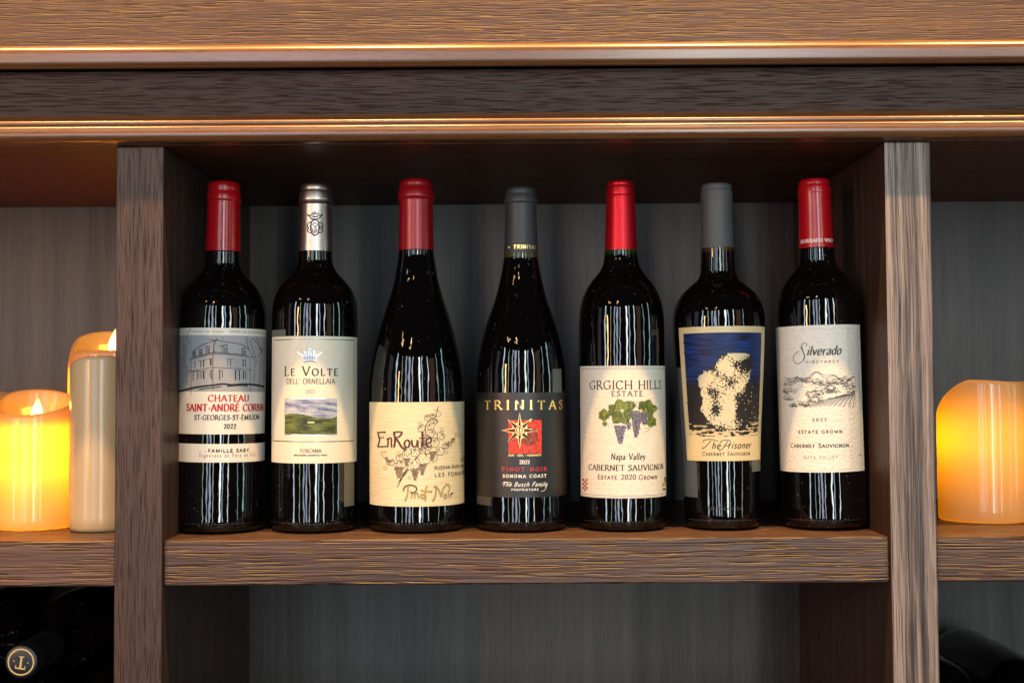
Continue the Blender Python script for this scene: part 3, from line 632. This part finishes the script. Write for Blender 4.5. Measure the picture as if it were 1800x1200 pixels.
t.text(763.5, 815.5, 823.2, 5.6, 'RUSSIAN RIVER VALLEY', DARK, .14, .09, 0); t.text(763.5, 815.5, 836, 6.4, 'LES POMMIERS', DARK, .14, .09, 0, track=16); t.text(808.5, 816, 810, 6.4, '2022', DARK, .12, .07, 0)
def gl(pts, sm=4, w=2.4):
    t.line(Z(pts), w, (.10, .06, .02), 0, sm); t.line(Z(pts), w*.62, (.46, .33, .08), 0, sm)
gl([(445, 955), (440, 1030), (420, 1090), (408, 1105)], 4, 2.6); gl([(395, 1000), (410, 955), (470, 935), (530, 955), (535, 990), (500, 1020), (470, 1005)])
gl([(485, 1020), (483, 1078)], 0); gl([(515, 1020), (518, 1078)], 0); gl([(516, 1040), (538, 1022), (555, 1040), (556, 1080)]); gl([(600, 1030), (580, 1055), (600, 1080), (625, 1055), (600, 1030)])
gl([(650, 940), (630, 1000), (635, 1070), (625, 1105)]); gl([(580, 990), (640, 1005), (700, 1000), (680, 1015)])
gl([(745, 950), (742, 1030), (720, 1095), (700, 1105)], 4, 2.6); gl([(720, 960), (750, 950), (790, 1020), (800, 1060), (820, 980), (860, 925), (890, 950), (885, 1000), (870, 1005)]); gl([(845, 1030), (828, 1055), (845, 1078), (862, 1055), (845, 1030)]); gl([(882, 1025), (880, 1075)], 0); gl([(902, 1025), (904, 1075)], 0); gl([(904, 1045), (918, 1020), (930, 1028)])
v.build('vine_drawing', lab); v2.build('vine_outline', lab); t.build('lettering', lab)

# ================================================================== bottle: sun emblem
SLATE = capsule_mat('charcoal_matte_capsule', (.026, .028, .031), .5, 0, 0, .25)
OLIVE = plain('olive_neck_glass', (.05, .038, .006), .08)
b = Bottle('sloping bottle with charcoal capsule and black label bearing a gold sun',
   [(447, 887, 946), (458, 886, 947.5), (475, 882.5, 950), (495, 878.5, 954), (525, 870.5, 961.5), (556, 858.5, 972.5), (585, 849.5, 982.5), (612, 843, 989.5), (640, 839, 994.5), (665, 837.6, 996.3), (700, 837.4, 996.8), (800, 837.4, 996.8), (900, 837.6, 996.8), (924, 837.6, 996.8)],
   [(332, 893, 938), (334, 890.5, 941), (339, 889.5, 942.3), (342, 890, 942), (348, 887.8, 944.5), (355, 886.5, 945.8), (358, 887.2, 945), (361, 888.3, 943.4), (372, 888.4, 943), (400, 888, 943.8), (447, 886, 946.4)], SLATE, OLIVE)
P_BLACK = paper('black_metallic_paper', (.012, .010, .0105), .32, .5, 1500, .5)
lab = b.sheet('front_label', P_BLACK, 838, 997, 689.5, 874, n=48)
t = Print(b, LIFT1); Z = lambda pts: [(830+x/5.712, 680+y/5.712) for x, y in pts]
sa, zb = t.P(894, 796.5)[0], t.P(923, 796.5)[1]; sb, zt = t.P(951.8, 738)[0], t.P(923, 738)[1]
def redsq(u, v_):
    k = noise.noise((u*9, v_*9, 4)) + .6*noise.noise((u*25, v_*25, 2)); k = max(0, min(1, .5+k)); d = 1 if (u-.62)**2+(v_-.5)**2 > .08 else .45
    return (.66*d*(.55+.6*k), .03+.03*k, .022+.015*k)
t.grid(sa, sb, zb, zt, 36, 36, redsq)
su = Print(b, LIFT2); cx, cy = 913.5, 756.3
def pt(r_, a): return (cx + r_*sin(a), cy - r_*cos(a))
for k in range(8):
    a = k*pi/4; L_ = 31 if k % 2 == 0 else 29
    tri = [pt(9, a-.37), pt(L_, a), pt(9, a+.37)]
    su.fill(tri, (.05, .03, .02) if k % 2 else (.09, .012, .014)); su.line(tri, 1.9, GOLD, 1); su.line([pt(12.5, a+.22), pt(13.5, a+.39), pt(12.5, a+.56)], 1.6, GOLD, 1)
disc = [pt(7.8, k*pi/12) for k in range(24)]; su.fill(disc, GOLD, 1); su.fill([pt(6.6, k*pi/12) for k in range(24)], (.16, .012, .014)); su.fill([pt(4.8, k*pi/12) for k in range(24)], (.85, .62, .25), 1)
t.text(853, 988, 719, 15, 'TRINITAS', GOLD, .17, .06, .22, track=34, foil=1)
t.text(894, 951.5, 801.5, 3.4, 'SUN * SOIL * HUMANITY', (.8, .62, .25), .2, .12, 0)
t.text(913, 931, 815, 6.4, '2021', WHITE, .17, .07); t.text(882.5, 961, 827.5, 6.2, 'PINOT NOIR', (.48, .03, .04), .2, .1, track=26); t.text(884, 960, 839, 5.2, 'SONOMA COAST', WHITE, .19, .09, track=22)
t.text(883, 961, 854.5, 7.5, 'The Busch Family', WHITE, .1, .07, 0, .35); t.line([(950, 855), (957, 851), (961, 853), (957, 861), (951, 863)], .7, WHITE, 0, 4); t.line([(883, 850), (890, 847), (899, 848)], .7, WHITE, 0, 4)
t.text(899, 946, 862, 3.4, 'PROPRIETORS', WHITE, .2, .1, 0, track=24)
t.build('lettering', lab); su.build('sun_emblem', lab)
b.sheet('back_label', paper('dark_back_label', (.05, .05, .042), .5, .1), 838.3, 863, 872, 887, .00005, 8)
b.sheet('back_label', BL, 972, 987, 648, 692, .00005, 8)
b.on_cap(True); t = Print(b, .00006); t.text(903, 941.5, 436.6, 6.4, 'TRINITAS', GOLD, .2, .08, track=10, foil=1); t.fill([(892.5, 436.4), (897, 436.4), (894.8, 431.8)], (.75, .4, .1)); t.build('lettering', b.cap); b.on_cap(False)

# ================================================================== bottle: grapes and leaves
RED_MET = capsule_mat('bright_red_metallic_capsule', (.50, .004, .013), .34, .6, 0, .3)
GREEN = plain('green_neck_glass', (.004, .030, .003), .08)
b = Bottle('metallic red capsule bottle with white label showing green leaves and purple grapes',
   [(441, 1065, 1121), (456, 1063.5, 1123.5), (466, 1061, 1126), (474, 1057.5, 1129.5), (485, 1049.5, 1137.5), (498, 1039, 1148.5), (513, 1030.5, 1158), (530, 1024.3, 1164.3), (550, 1020.8, 1168.3), (575, 1019.6, 1169.8), (640, 1019.4, 1170.2), (800, 1019.4, 1170.8), (900, 1019.4, 1171), (924, 1019.4, 1171)],
   [(321, 1069, 1112), (323, 1068, 1113.5), (327, 1068, 1114), (328.5, 1068.6, 1113.4), (331, 1067.2, 1115), (343, 1066.3, 1116), (345, 1066.8, 1115.4), (348, 1066, 1116.2), (380, 1065.6, 1118), (441, 1064.4, 1121.4)], RED_MET, GREEN)
P_WHITE = paper('white_felt_paper', (.72, .67, .565), .55, .4, 420, .3, (.5, .5, 1.6))
lab = b.sheet('front_label', P_WHITE, 1020.5, 1171, 642.5, 875.5, n=44)
t = Print(b, LIFT1)
for y in (648.5, 866): t.line([(1022, y), (1170.5, y)], .9, (.2, .22, .28)); 
t.line([(1022, 869), (1170.5, 869)], .5, (.3, .32, .36)); t.line([(1022, 646), (1170.5, 646)], .4, (.3, .32, .36))
t.text(1037, 1162, 683.5, 14.6, 'GRGICH HILLS', BLACK, .12, .045, .2); t.text(1075, 1129.5, 696, 9, 'ESTATE', BLACK, .14, .05, .2, track=14)
t.text(1074, 1134, 807.5, 11, 'Napa Valley', BLACK, .12, .05, .12, .12); t.text(1035.5, 1165.5, 826.8, 9.6, 'CABERNET SAUVIGNON', BLACK, .16, .05)
t.text(1051, 1084.5, 842, 8, 'Estate', MAROON, .15, .06, sc=True, track=6); t.text(1092, 1117.5, 842.2, 8.4, '2020', BLACK, .14, .05); t.text(1123, 1154.5, 842, 8, 'Grown', MAROON, .15, .06, sc=True, track=4)
for j in range(6):
    for i in range(3):
        if (i+j) % 2 == 0: t.fill([(1024.3+i*3, 841+j*3.5), (1027.3+i*3, 841+j*3.5), (1027.3+i*3, 844.5+j*3.5), (1024.3+i*3, 844.5+j*3.5)], (.36, .02, .03))
for pts, c in (([(1163.5, 851), (1166, 846), (1170, 847), (1170, 853), (1166.5, 852)], (.5, .34, .03)), ([(1167, 838), (1170, 838), (1170, 847), (1168, 846)], (.06, .12, .05)), ([(1164, 858), (1170, 857), (1170, 860.5), (1165, 861)], (.05, .15, .04)), ([(1163.6, 852), (1165, 856), (1166, 852)], (.12, .06, .04))): t.fill(pts, c)
t.fill([(1060.5, 850), (1062, 849.5), (1062.5, 851), (1061, 851.5)], BLACK)
t.build('lettering', lab)
v = Print(b, LIFT1+.00002); v2 = Print(b, LIFT2); Z = lambda pts: [(1015+x/5., 640+y/5.) for x, y in pts]
def gleaf(cx, cy, r_, rot, seed, pts5=5):
    """vine leaf of pointed lobes, each blade toothed, lighter between the veins"""
    rg = random.Random(seed)
    for k in range(pts5):
        a = rot + (k-(pts5-1)/2)*1.05; L_ = r_*(1.05 if k == pts5//2 else .95)*rg.uniform(.9, 1.1)
        for side in (-1, 1):
            ed = []
            for j in range(7):
                u = j/6; wd = .52*r_*sin(pi*(.12+.86*u)**.8)*(1+.22*(j % 2))
                ed.append((cx+L_*u*cos(a)-side*wd*sin(a), cy+L_*u*sin(a)+side*wd*cos(a)))
            tip = (cx+L_*1.08*cos(a), cy+L_*1.08*sin(a))
            g_ = rg.uniform(.75, 1.2); base = (.19*g_, .22*g_, .035*g_) if side > 0 else (.075*g_, .11*g_, .02*g_)
            v.fill(Z([(cx, cy)]+ed+[tip]), base)
        v2.line(Z([(cx, cy), tip]), .7, (.36, .38, .12))
        for j in range(1, 4):
            u = j/4.5
            for side in (-1, 1): v2.line(Z([(cx+L_*u*cos(a), cy+L_*u*sin(a)), (cx+L_*(u+.2)*cos(a)-side*.3*r_*sin(a), cy+L_*(u+.2)*sin(a)+side*.3*r_*cos(a))]), .4, (.06, .09, .02))
gleaf(235, 445, 58, 2.6, 3); gleaf(475, 360, 42, -.9, 5); gleaf(645, 500, 55, .7, 6); gleaf(240, 520, 24, 1.5, 8)
gleaf(600, 395, 92, -.1, 9); gleaf(395, 420, 118, 1.75, 2, 6); gleaf(335, 410, 80, -2.4, 12, 3)
v2.line(Z([(560, 410), (520, 360), (520, 330), (545, 335)]), .6, (.2, .13, .06), 0, 4); v2.line(Z([(590, 560), (635, 570), (600, 590), (585, 600)]), .5, (.2, .13, .06), 0, 4); v2.line(Z([(262, 515), (280, 545), (270, 555)]), .5, (.2, .13, .06), 0, 3)
gc = [(.05, .04, .075), (.09, .075, .125), (.035, .03, .055), (.13, .11, .17)]
for bn in ((380, 545, 100, 145, 8.5), (520, 415, 95, 225, 8.8), (590, 430, 85, 105, 8.8), (455, 520, 40, 50, 8)): bunch(v2, Z, *bn, gc, (.36, .33, .40))
for x, y in ((392, 407), (557, 408)): v2.fill(Z([(x+14*cos(k*pi/5), y+14*sin(k*pi/5)) for k in range(10)]), (.62, .55, .42))
v.build('vine_leaves', lab); v2.build('grape_bunches', lab)

# ================================================================== bottle: blue picture
PEWTER = capsule_mat('pewter_grey_matte_capsule', (.062, .063, .066), .55, 0, 0, .25)
AMBER = plain('amber_neck_glass', (.035, .016, .003), .08)
b = Bottle('tapering bottle with grey capsule and buff label with a dark blue picture',
   [(437, 1232.6, 1289.8), (460, 1232, 1291), (478, 1231, 1292.5), (486, 1229, 1295), (494, 1224.5, 1300.5), (503, 1213, 1311.5), (514, 1201, 1324), (527, 1192, 1333.5), (542, 1186.5, 1340.5), (560, 1184.3, 1344), (585, 1184.6, 1344.5), (640, 1188.5, 1343), (700, 1193.5, 1341), (760, 1198, 1338.5), (820, 1201.3, 1336.5), (880, 1203.5, 1335.5), (921, 1204.5, 1335)],
   [(326, 1234, 1284), (328, 1233, 1285.4), (333, 1232.6, 1286), (335, 1233.2, 1285.4), (338, 1232, 1286.6), (350, 1231.3, 1287.6), (353.5, 1231.8, 1287), (356, 1232, 1286.8), (380, 1232.6, 1287), (410, 1232.4, 1288.4), (437, 1231.8, 1290.2)], PEWTER, AMBER)
P_STRAW = paper('straw_paper', (.70, .56, .31), .36, .06, 900, .5)
lab = b.sheet('front_label', P_STRAW, 1200.5, 1340.3, 573, 810, n=44)
v = Print(b, LIFT1); Z = lambda pts: [(1185+x/4.703, 565+y/4.703) for x, y in pts]
corner = [v.P(*q) for q in Z([(125, 945), (695, 945), (705, 92), (115, 92)])]
sa, sb, zb, zt = corner[0][0], corner[1][0], corner[0][1], corner[2][1]
def night(u, v_):
    n = noise.noise((u*5, v_*46, 3)) + .5*noise.noise((u*15, v_*70, 7)); e_ = .012*noise.noise((v_*30, u*30, 2))
    if u < .008+e_ or u > .992+e_: return None
    if v_ < .055+.03*noise.noise((u*40, 0, 5)): return (.60, .48, .27) if n > -.1 else (.02, .015, .015)
    if v_ < .13 and n > .12: return (.45, .36, .2)
    sky = max(0, min(1, (v_-.48-.07*noise.noise((u*4, v_*4, 1)))/.1)); k = max(0, min(1, .5+.8*n))
    c0 = (.016, .013, .014); c1 = tuple(a+(b_-a)*k for a, b_ in zip((.004, .007, .028), (.010, .040, .19)))
    return tuple(a+(b_-a)*sky for a, b_ in zip(c0, c1))
# a plain moonlit crag, engraved, stands in for the artwork
def crag(u, v_):
    w_ = .10*noise.noise((u*6, v_*6, 9)) + .05*noise.noise((u*17, v_*17, 4))
    cx_ = .56 - .10*sin(v_*5.1) ; hw = .13 + .20*sin(max(0, min(1, (v_-.06)/.76))*pi)**.8*(.75+.25*sin(v_*13)) if .06 < v_ < .80 else 0
    if abs(u-cx_)+w_ > hw: 
        spk = noise.noise((u*60, v_*80, 12)) > .52 and v_ < .48 and abs(u-.6) < .34
        return (.62, .54, .33) if spk else night(u, v_)
    if hw <= .14: return night(u, v_)
    q = (u-cx_)/hw
    hatch = .75*noise.noise((u*44+v_*34, v_*52-u*30, 2)) + .9*noise.noise((u*6.5, v_*8, 5)) + .45*abs(q)**3 + .22*q
    return (.020, .017, .017) if hatch > .24 else (.30, .26, .17) if hatch > .10 and noise.noise((u*150, v_*60, 6)) > 0 else (.62, .55, .35)
v.grid(sa, sb, zb, zt, 110, 160, crag)
v.build('crag_picture', lab)
t = Print(b, LIFT1)
t.text(1251, 1319, 788, 12, 'he  risoner', BLACK, .12, .06, 0, .3)
t.line([(1236, 778), (1238, 773), (1252, 772), (1262, 775)], 1.2, BLACK, 0, 4); t.line([(1250, 774), (1243, 782), (1236, 788), (1235, 785)], 1.3, BLACK, 0, 4)
t.line([(1265, 779), (1270, 774), (1281, 773), (1284, 778), (1278, 783), (1272, 782)], 1.1, BLACK, 0, 4); t.line([(1279, 775), (1273, 785), (1266, 791), (1263, 789)], 1.3, BLACK, 0, 4)
t.text(1235, 1318, 800.3, 6.6, 'Cabernet Sauvignon', DARK, .14, .06, sc=True, track=10)
t.build('lettering', lab)
b.sheet('back_label', paper('slate_back_label', (.07, .085, .10), .5, .1), 1194.5, 1222, 645, 872, .00005, 8); b.sheet('back_label', BL, 1322, 1338, 805, 828, .00005, 8)
t = Print(b, .00004); t.text(1243, 1304, 896.5, 5.4, '207 706X 1724', (.038, .035, .033), .1, .08, 0); t.build('moulded_code', b.glass)

# ================================================================== bottle: engraved vineyard
RED_CAP = capsule_mat('cherry_red_capsule', (.37, .004, .008), .22, 0, .0, .05)
b = Bottle('leaning bottle with red lettered capsule and engraved landscape label beside the right upright',
   [(437, 1405, 1465), (455, 1404.5, 1467), (467, 1402.5, 1470), (478, 1394.5, 1478), (490, 1384, 1489.5), (503, 1374.5, 1499), (517, 1368.8, 1506.5), (532, 1366, 1511), (552, 1365, 1513), (575, 1365, 1514), (650, 1367, 1516), (750, 1370.5, 1519.5), (850, 1373.8, 1523), (921, 1376.5, 1525.5)],
   [(318, 1406, 1456), (320, 1404.5, 1457.5), (325, 1404, 1458.5), (327, 1404.6, 1458.1), (330, 1402.8, 1459.5), (340, 1402, 1460.6), (342, 1402.6, 1460), (345, 1403.2, 1459.6), (380, 1404, 1461), (437, 1404.6, 1465.4)], RED_CAP)
P_EMB = paper('embossed_white_paper', (.80, .76, .67), .5, .9, 330, .35, (1, 1, 1.6))
lab = b.sheet('front_label', P_EMB, 1366.3, 1515.3, 571, 830, n=44)
t = Print(b, LIFT1); Z = lambda pts: [(1360+x/4.44, 565+y/4.44) for x, y in pts]; INKB = (.07, .065, .06)
for pts in ([(38, 78), (648, 55)], [(38, 78), (62, 1145)], [(62, 1145), (688, 1140)], [(648, 55), (688, 1140)]): t.line(Z(pts), .45, (.45, .47, .42))
t.text(1418, 1477.5, 623.5, 16, 'ilverado', INKB, .15, .05, 0, .3, track=-6)
t.line(Z([(255, 195), (258, 172), (235, 170), (215, 200), (232, 240), (243, 275), (225, 310), (190, 328), (160, 310), (155, 275), (180, 240), (195, 235)]), 1.2, INKB, 0, 4); t.line(Z([(218, 195), (230, 235), (242, 270), (232, 300)]), 1.9, INKB, 0, 4)
t.text(1416, 1474, 637.8, 4.6, 'VINEYARDS', INKB, .13, .07, .1, track=30); t.text(1428, 1453, 739.8, 5., '2022', INKB, .2, .09, track=24); t.text(1404, 1480, 761.3, 5.2, 'ESTATE GROWN', MAROON, .19, .13, 0, track=24)
t.text(1390.5, 1492, 786.3, 7.4, 'Cabernet Sauvignon', INKB, .18, .07, sc=True, track=4); t.text(1413, 1472.5, 806, 5.4, 'NAPA VALLEY', (.3, .28, .26), .13, .06, track=26)
t.text(1509.5, 1513.2, 800, 2, 'NAPA', GREY, .1, .08, 0)
t.build('lettering', lab)
v = Print(b, LIFT1); rh = random.Random(5)
def hill(u): return 430 + 18*sin(u*9) + 12*sin(u*23+1) - 14*math.exp(-((u-.45)/.2)**2)
for o_ in (0, 14, 30): v.line(Z([(90+540*k/24, hill(k/24)+o_*(.6+.4*sin(k))) for k in range(25)]), .6, INKB, 0, 2)
def clump(cx, cy, r_, n):
    for k in range(n):
        a = rh.uniform(0, 2*pi); q = r_*math.sqrt(rh.random()); x, y = cx+q*cos(a)*1.5, cy+q*sin(a)*.75
        if not 78 < x < 640: continue
        s_ = rh.uniform(4, 10); w_ = .5 if sin(a) < .1 else 1.0
        v.line(Z([(x-s_, y+s_*.3), (x-s_*.3, y-s_*.6), (x+s_*.6, y-s_*.4), (x+s_, y+s_*.4)]), w_, INKB if rh.random() < .75 else (.2, .19, .17), 0, 2)
for c_ in [(110, 470, 45, 60), (120, 540, 45, 55), (110, 600, 30, 32), (260, 460, 34, 40), (340, 470, 34, 40), (420, 480, 40, 46), (500, 470, 40, 40), (590, 500, 40, 50), (610, 540, 30, 34), (380, 540, 50, 60), (300, 570, 42, 52), (240, 640, 34, 46), (330, 610, 40, 46), (430, 520, 36, 36), (480, 545, 30, 30), (150, 655, 20, 26), (200, 450, 30, 30), (560, 450, 28, 26)]: clump(*c_)
for k in range(11):
    u = k/10; x0, y0 = 235+u*385, 672 - 14*sin(u*pi); x1, y1 = 560+u*75, 566-u*4
    v.line(Z([(x0, y0), (x0+(x1-x0)*.45, y0+(y1-y0)*.58), (x1, y1)]), .6+.7*u, INKB, 0, 4)
    v.line(Z([(x0+14, y0), (x0+14+(x1-x0)*.45, y0+(y1-y0)*.55), (x1, y1+6)]), .5, (.2, .19, .17), 0, 4)
for k in range(26):
    x, y = rh.uniform(150, 360), rh.uniform(480, 520); v.line(Z([(x, y), (x+rh.uniform(10, 30), y+rh.uniform(-3, 3))]), .35, (.3, .28, .25))
v.build('vineyard_engraving', lab)
b.on_cap(True); t = Print(b, .00006); t.text(1407.5, 1464.2, 425, 5.6, 'SILVERADO VINEY', (.85, .78, .7), .17, .08); t.build('lettering', b.cap); b.on_cap(False)

# ------------------------------------------------------------------ knurled stipples round the heel
def stipples(root, r_, z, n):
    vs, fs = [], []
    for k in range(n):
        a = 2*pi*k/n; i0 = len(vs)
        for da, dz, dr in ((0, 0, .0006), (-.016, 0, 0), (0, .0013, 0), (.016, 0, 0), (0, -.0013, 0)):
            q = r_+dr; vs.append((q*sin(a+da), -q*cos(a+da), z+dz))
        fs += [(i0, i0+1+(j+1) % 4, i0+1+j) for j in range(4)]
    me = bpy.data.meshes.new('heel_stipples'); me.from_pydata(vs, [], fs)
    for f in me.polygons: f.use_smooth = True
    o = link('heel_stipples', me, GLASS, root); o['kind'] = 'stuff'
for b_ in BOTTLES:
    stipples(b_.root, b_.r(.0085), .0085, 84)

# ------------------------------------------------------------------ candles
def candle(label, X, Y, rad, H, rim, lit, col=(.68, .53, .27), flame=None, power=0, lampz=.6, trans=.6, pan=.03, dx=0, turn=0, follow=False):
    root = thing('candle', label, 'candle', (X, Y, .0005), 'pillar candles on the side shelves')
    seg = 80; rings = []
    hs = [rim((2*pi*k/seg - turn) % (2*pi)) for k in range(seg)]         # k = 0 faces the viewer
    th = .0042; zp = min(hs) + H - pan
    lv = [(rad-.002, lambda h: 0.), (rad-.0006, lambda h: .0008), (rad, lambda h: .003)] + [(rad*(1-.004*sin(j)), lambda h, j=j: .003 + (h-.007)*j/14) for j in range(1, 15)]
    lv += [(rad-.0004, lambda h: h-.0022), (rad-.0013, lambda h: h-.0005), (rad-th*.5, lambda h: h), (rad-th*.85, lambda h: h-.0006), (rad-th, lambda h: h-.0026), *([(rad-th-.001, lambda h: h-.0045), (rad*.82, lambda h: h-.0065), (rad*.4, lambda h: zp-.006), (rad*.2, lambda h: zp-.007)] if follow else [(rad-th-.0016, lambda h: (h+zp)/2), (rad-th-.003, lambda h: zp+.002), (rad*.8, lambda h: zp), (rad*.3, lambda h: zp)])]
    vs, fs = [], []
    for r_, fz in lv:
        for k in range(seg):
            a = 2*pi*k/seg; rr_ = r_*(1+.006*sin(3*a+1)); vs.append((rr_*sin(a), -rr_*cos(a), fz(H+hs[k])))
    for i in range(len(lv)-1):
        for k in range(seg):
            k2 = (k+1) % seg; fs.append((i*seg+k, i*seg+k2, (i+1)*seg+k2, (i+1)*seg+k))
    fs.append(tuple(range(seg))[::-1]); fs.append(tuple((len(lv)-1)*seg+k for k in range(seg)))
    me = bpy.data.meshes.new('wax_body'); me.from_pydata(vs, [], fs)
    for f in me.polygons: f.use_smooth = True
    me.set_sharp_from_angle(angle=R(60))
    link('wax_body', me, wax('wax', col, trans), root)
    if flame:
        fx, fy, fz, fh, fw = flame
        m, nt, p = mat('led_flame'); p.inputs['Emission Color'].default_value = (1, .58, .16, 1); p.inputs['Base Color'].default_value = (.9, .7, .4, 1)
        tc = N(nt, 'ShaderNodeTexCoord'); sp = N(nt, 'ShaderNodeSeparateXYZ'); nt.links.new(tc.outputs['Generated'], sp.inputs[0])
        mr = N(nt, 'ShaderNodeMapRange'); mr.inputs[1].default_value = 0; mr.inputs[2].default_value = 1; mr.inputs[3].default_value = 9; mr.inputs[4].default_value = 1.6
        nt.links.new(sp.outputs[2], mr.inputs[0]); nt.links.new(mr.outputs[0], p.inputs['Emission Strength'])
        pf = [(.62, 0), (.86, .05), (1, .18), (.96, .34), (.80, .52), (.55, .72), (.30, .88), (.10, .98), (.02, 1)]
        fo = lathe('flame', m, root, [(r_*fw/2, z*fh) for r_, z in pf], 32); fo.location = (fx, fy, fz); fo.rotation_euler = (0, R(4), 0)
        wk = lathe('wick_stem', plain('stem', (.7, .55, .35), .5), root, [(.0012, zp+.0002), (.0012, fz+.001)], 12); wk.location = (fx, fy, 0)
    if lit:
        l = lamp('candle_glow', 'POINT', (X+dx+(flame[0] if flame else 0), Y+(flame[1] if flame else 0), H*lampz), power, (1, .46, .022), shadow_soft_size=.018)
    if flame: lamp('flame_glow', 'POINT', (X+fx, Y+fy+.011, fz+.014), power*.14, (1, .45, .04), shadow_soft_size=.004)
    return root
def rimw(front, side, ph=0, amp=.003):
    return lambda a: -front*(.5+.5*cos(a)) ** 1.4 + amp*sin(2*a+ph) + side*sin(a)
candle('short lit candle with a glowing flame in front of the tall glowing candle', -.452, .109, .036, .1275, rimw(.023, .002, 1., .002), True, flame=(.002, -.004, .099, .0215, .0115), power=.42, lampz=.56, pan=.012, turn=.36)
candle('slim unlit ivory candle beside the left upright', -.383, .089, .0285, .157, rimw(.0, .004, 2.2, .002), False, (.50, .37, .21), trans=.1, pan=.02)
candle('tall glowing candle partly hidden behind the slim ivory candle', -.404, .190, .0445, .187, lambda a: -.022*(.5+.5*cos(a)) - .016*math.exp(-((a-1.5*pi)/.38)**2) + .002*sin(2*a+1), True, flame=(0, 0, .166, .024, .014), power=.5, lampz=.68, pan=.012, turn=.31)
candle('rearmost candle at the left edge, only its rim showing behind the short lit candle', -.548, .20, .042, .126, rimw(.004, .0, 1, .002), True, power=.14, lampz=.6, pan=.015)
candle('wide amber candle with a scooped rim to the right of the right upright', .4455, .130, .041, .131, lambda a: -.026*max(0, 1-abs(a-1.5*pi)/1.3)**1.35 + .0016*sin(a*2+pi/2) - .002*sin(a)*cos(2*a), True, power=.22, lampz=.60, pan=.003, dx=-.012, turn=-.355, follow=True)

# ------------------------------------------------------------------ bottles lying in the lower compartments
LB = [(.026, .312), (.033, .311), (.037, .309), (.0388, .304), (.0392, .290), (.0392, .150), (.0385, .138), (.036, .126), (.030, .114), (.022, .103), (.0165, .094), (.0152, .084), (.0146, .06), (.0140, .03), (.0138, .01)]
LCAP = [(.0153, .062), (.0148, .03), (.0147, .022), (.0152, .0205), (.0152, .008), (.0146, .0065), (.0146, .0022), (.0138, .0006), (.0125, 0), (.004, 0)]
BLACKCAP = capsule_mat('black_foil_capsule', (.007, .007, .009), .42, 0, 0, .15)
lying = thing('wine_bottle', 'dark lying bottle with a gold ringed T on its capsule end', 'wine bottle', (-.433, .030, -.108), 'wine bottles lying in the lower compartments')
lying.rotation_euler = (R(-90), 0, 0)
lg = lathe('glass_body', GLASS, lying, LB[::-1], 80, 50); lc = lathe('capsule', BLACKCAP, lying, LCAP[::-1], 48, 35)
# ring and letter on the capsule end: flat print just in front of it
vs, fs, cs = [], [], []
def flat(pts):
    i0 = len(vs); vs.extend((x, y, -.00006) for x, y in pts); fs.append(tuple(range(i0, i0+len(pts))))
for k in range(40):
    a, a2 = 2*pi*k/40, 2*pi*(k+1)/40; flat([(.0104*cos(a), .0104*sin(a)), (.0104*cos(a2), .0104*sin(a2)), (.0117*cos(a2), .0117*sin(a2)), (.0117*cos(a), .0117*sin(a))])
def rot_(pts, q=R(8)): return [(x*cos(q)-y*sin(q), x*sin(q)+y*cos(q)) for x, y in pts]
for pts in ([(-.0009, -.0042), (.0009, -.0042), (.0009, .0055), (-.0009, .0055)], [(-.0045, .0050), (.0045, .0050), (.0045, .0062), (-.0045, .0062)], [(-.0045, .0032), (-.0037, .0032), (-.0037, .0050), (-.0045, .0050)], [(.0037, .0032), (.0045, .0032), (.0045, .0050), (.0037, .0050)], [(-.0024, -.0050), (.0024, -.0050), (.0024, -.0042), (-.0024, -.0042)],
            [(-.0066, -.0006), (-.0056, -.0006), (-.0056, .0004), (-.0066, .0004)], [(.0056, -.0006), (.0066, -.0006), (.0066, .0004), (.0056, .0004)]): flat(rot_(pts))
me = bpy.data.meshes.new('emblem'); me.from_pydata(vs, [], fs)
link('emblem', me, plain('gold_print', (.72, .46, .17), .4, .2), lc)
def lie(x, z, label, y=.03, spin=0):
    r_ = lying.copy(); COL.objects.link(r_); r_.location = (x, y, z); r_['label'] = label
    for ch in (lg, lc):
        c = ch.copy(); COL.objects.link(c); c.parent = r_
        for g2 in ch.children:
            d = g2.copy(); COL.objects.link(d); d.parent = c
    return r_
lie(-.5125, -.108, 'dark lying bottle at the left edge beside the T capsule bottle', .034)
for x, wh in ((-.394, 'nearest the left upright'), (-.4725, 'directly below the T capsule'), (-.552, 'farthest from the left upright')): lie(x, -.1749, 'dark lying bottle of the bottom row, ' + wh, .04)
lie(.4045, -.1749, 'dark bottle lying below the amber candle, next to the right upright', .004)
lie(.4855, -.1749, 'dark bottle lying in the lower right corner, furthest from the upright', .004)
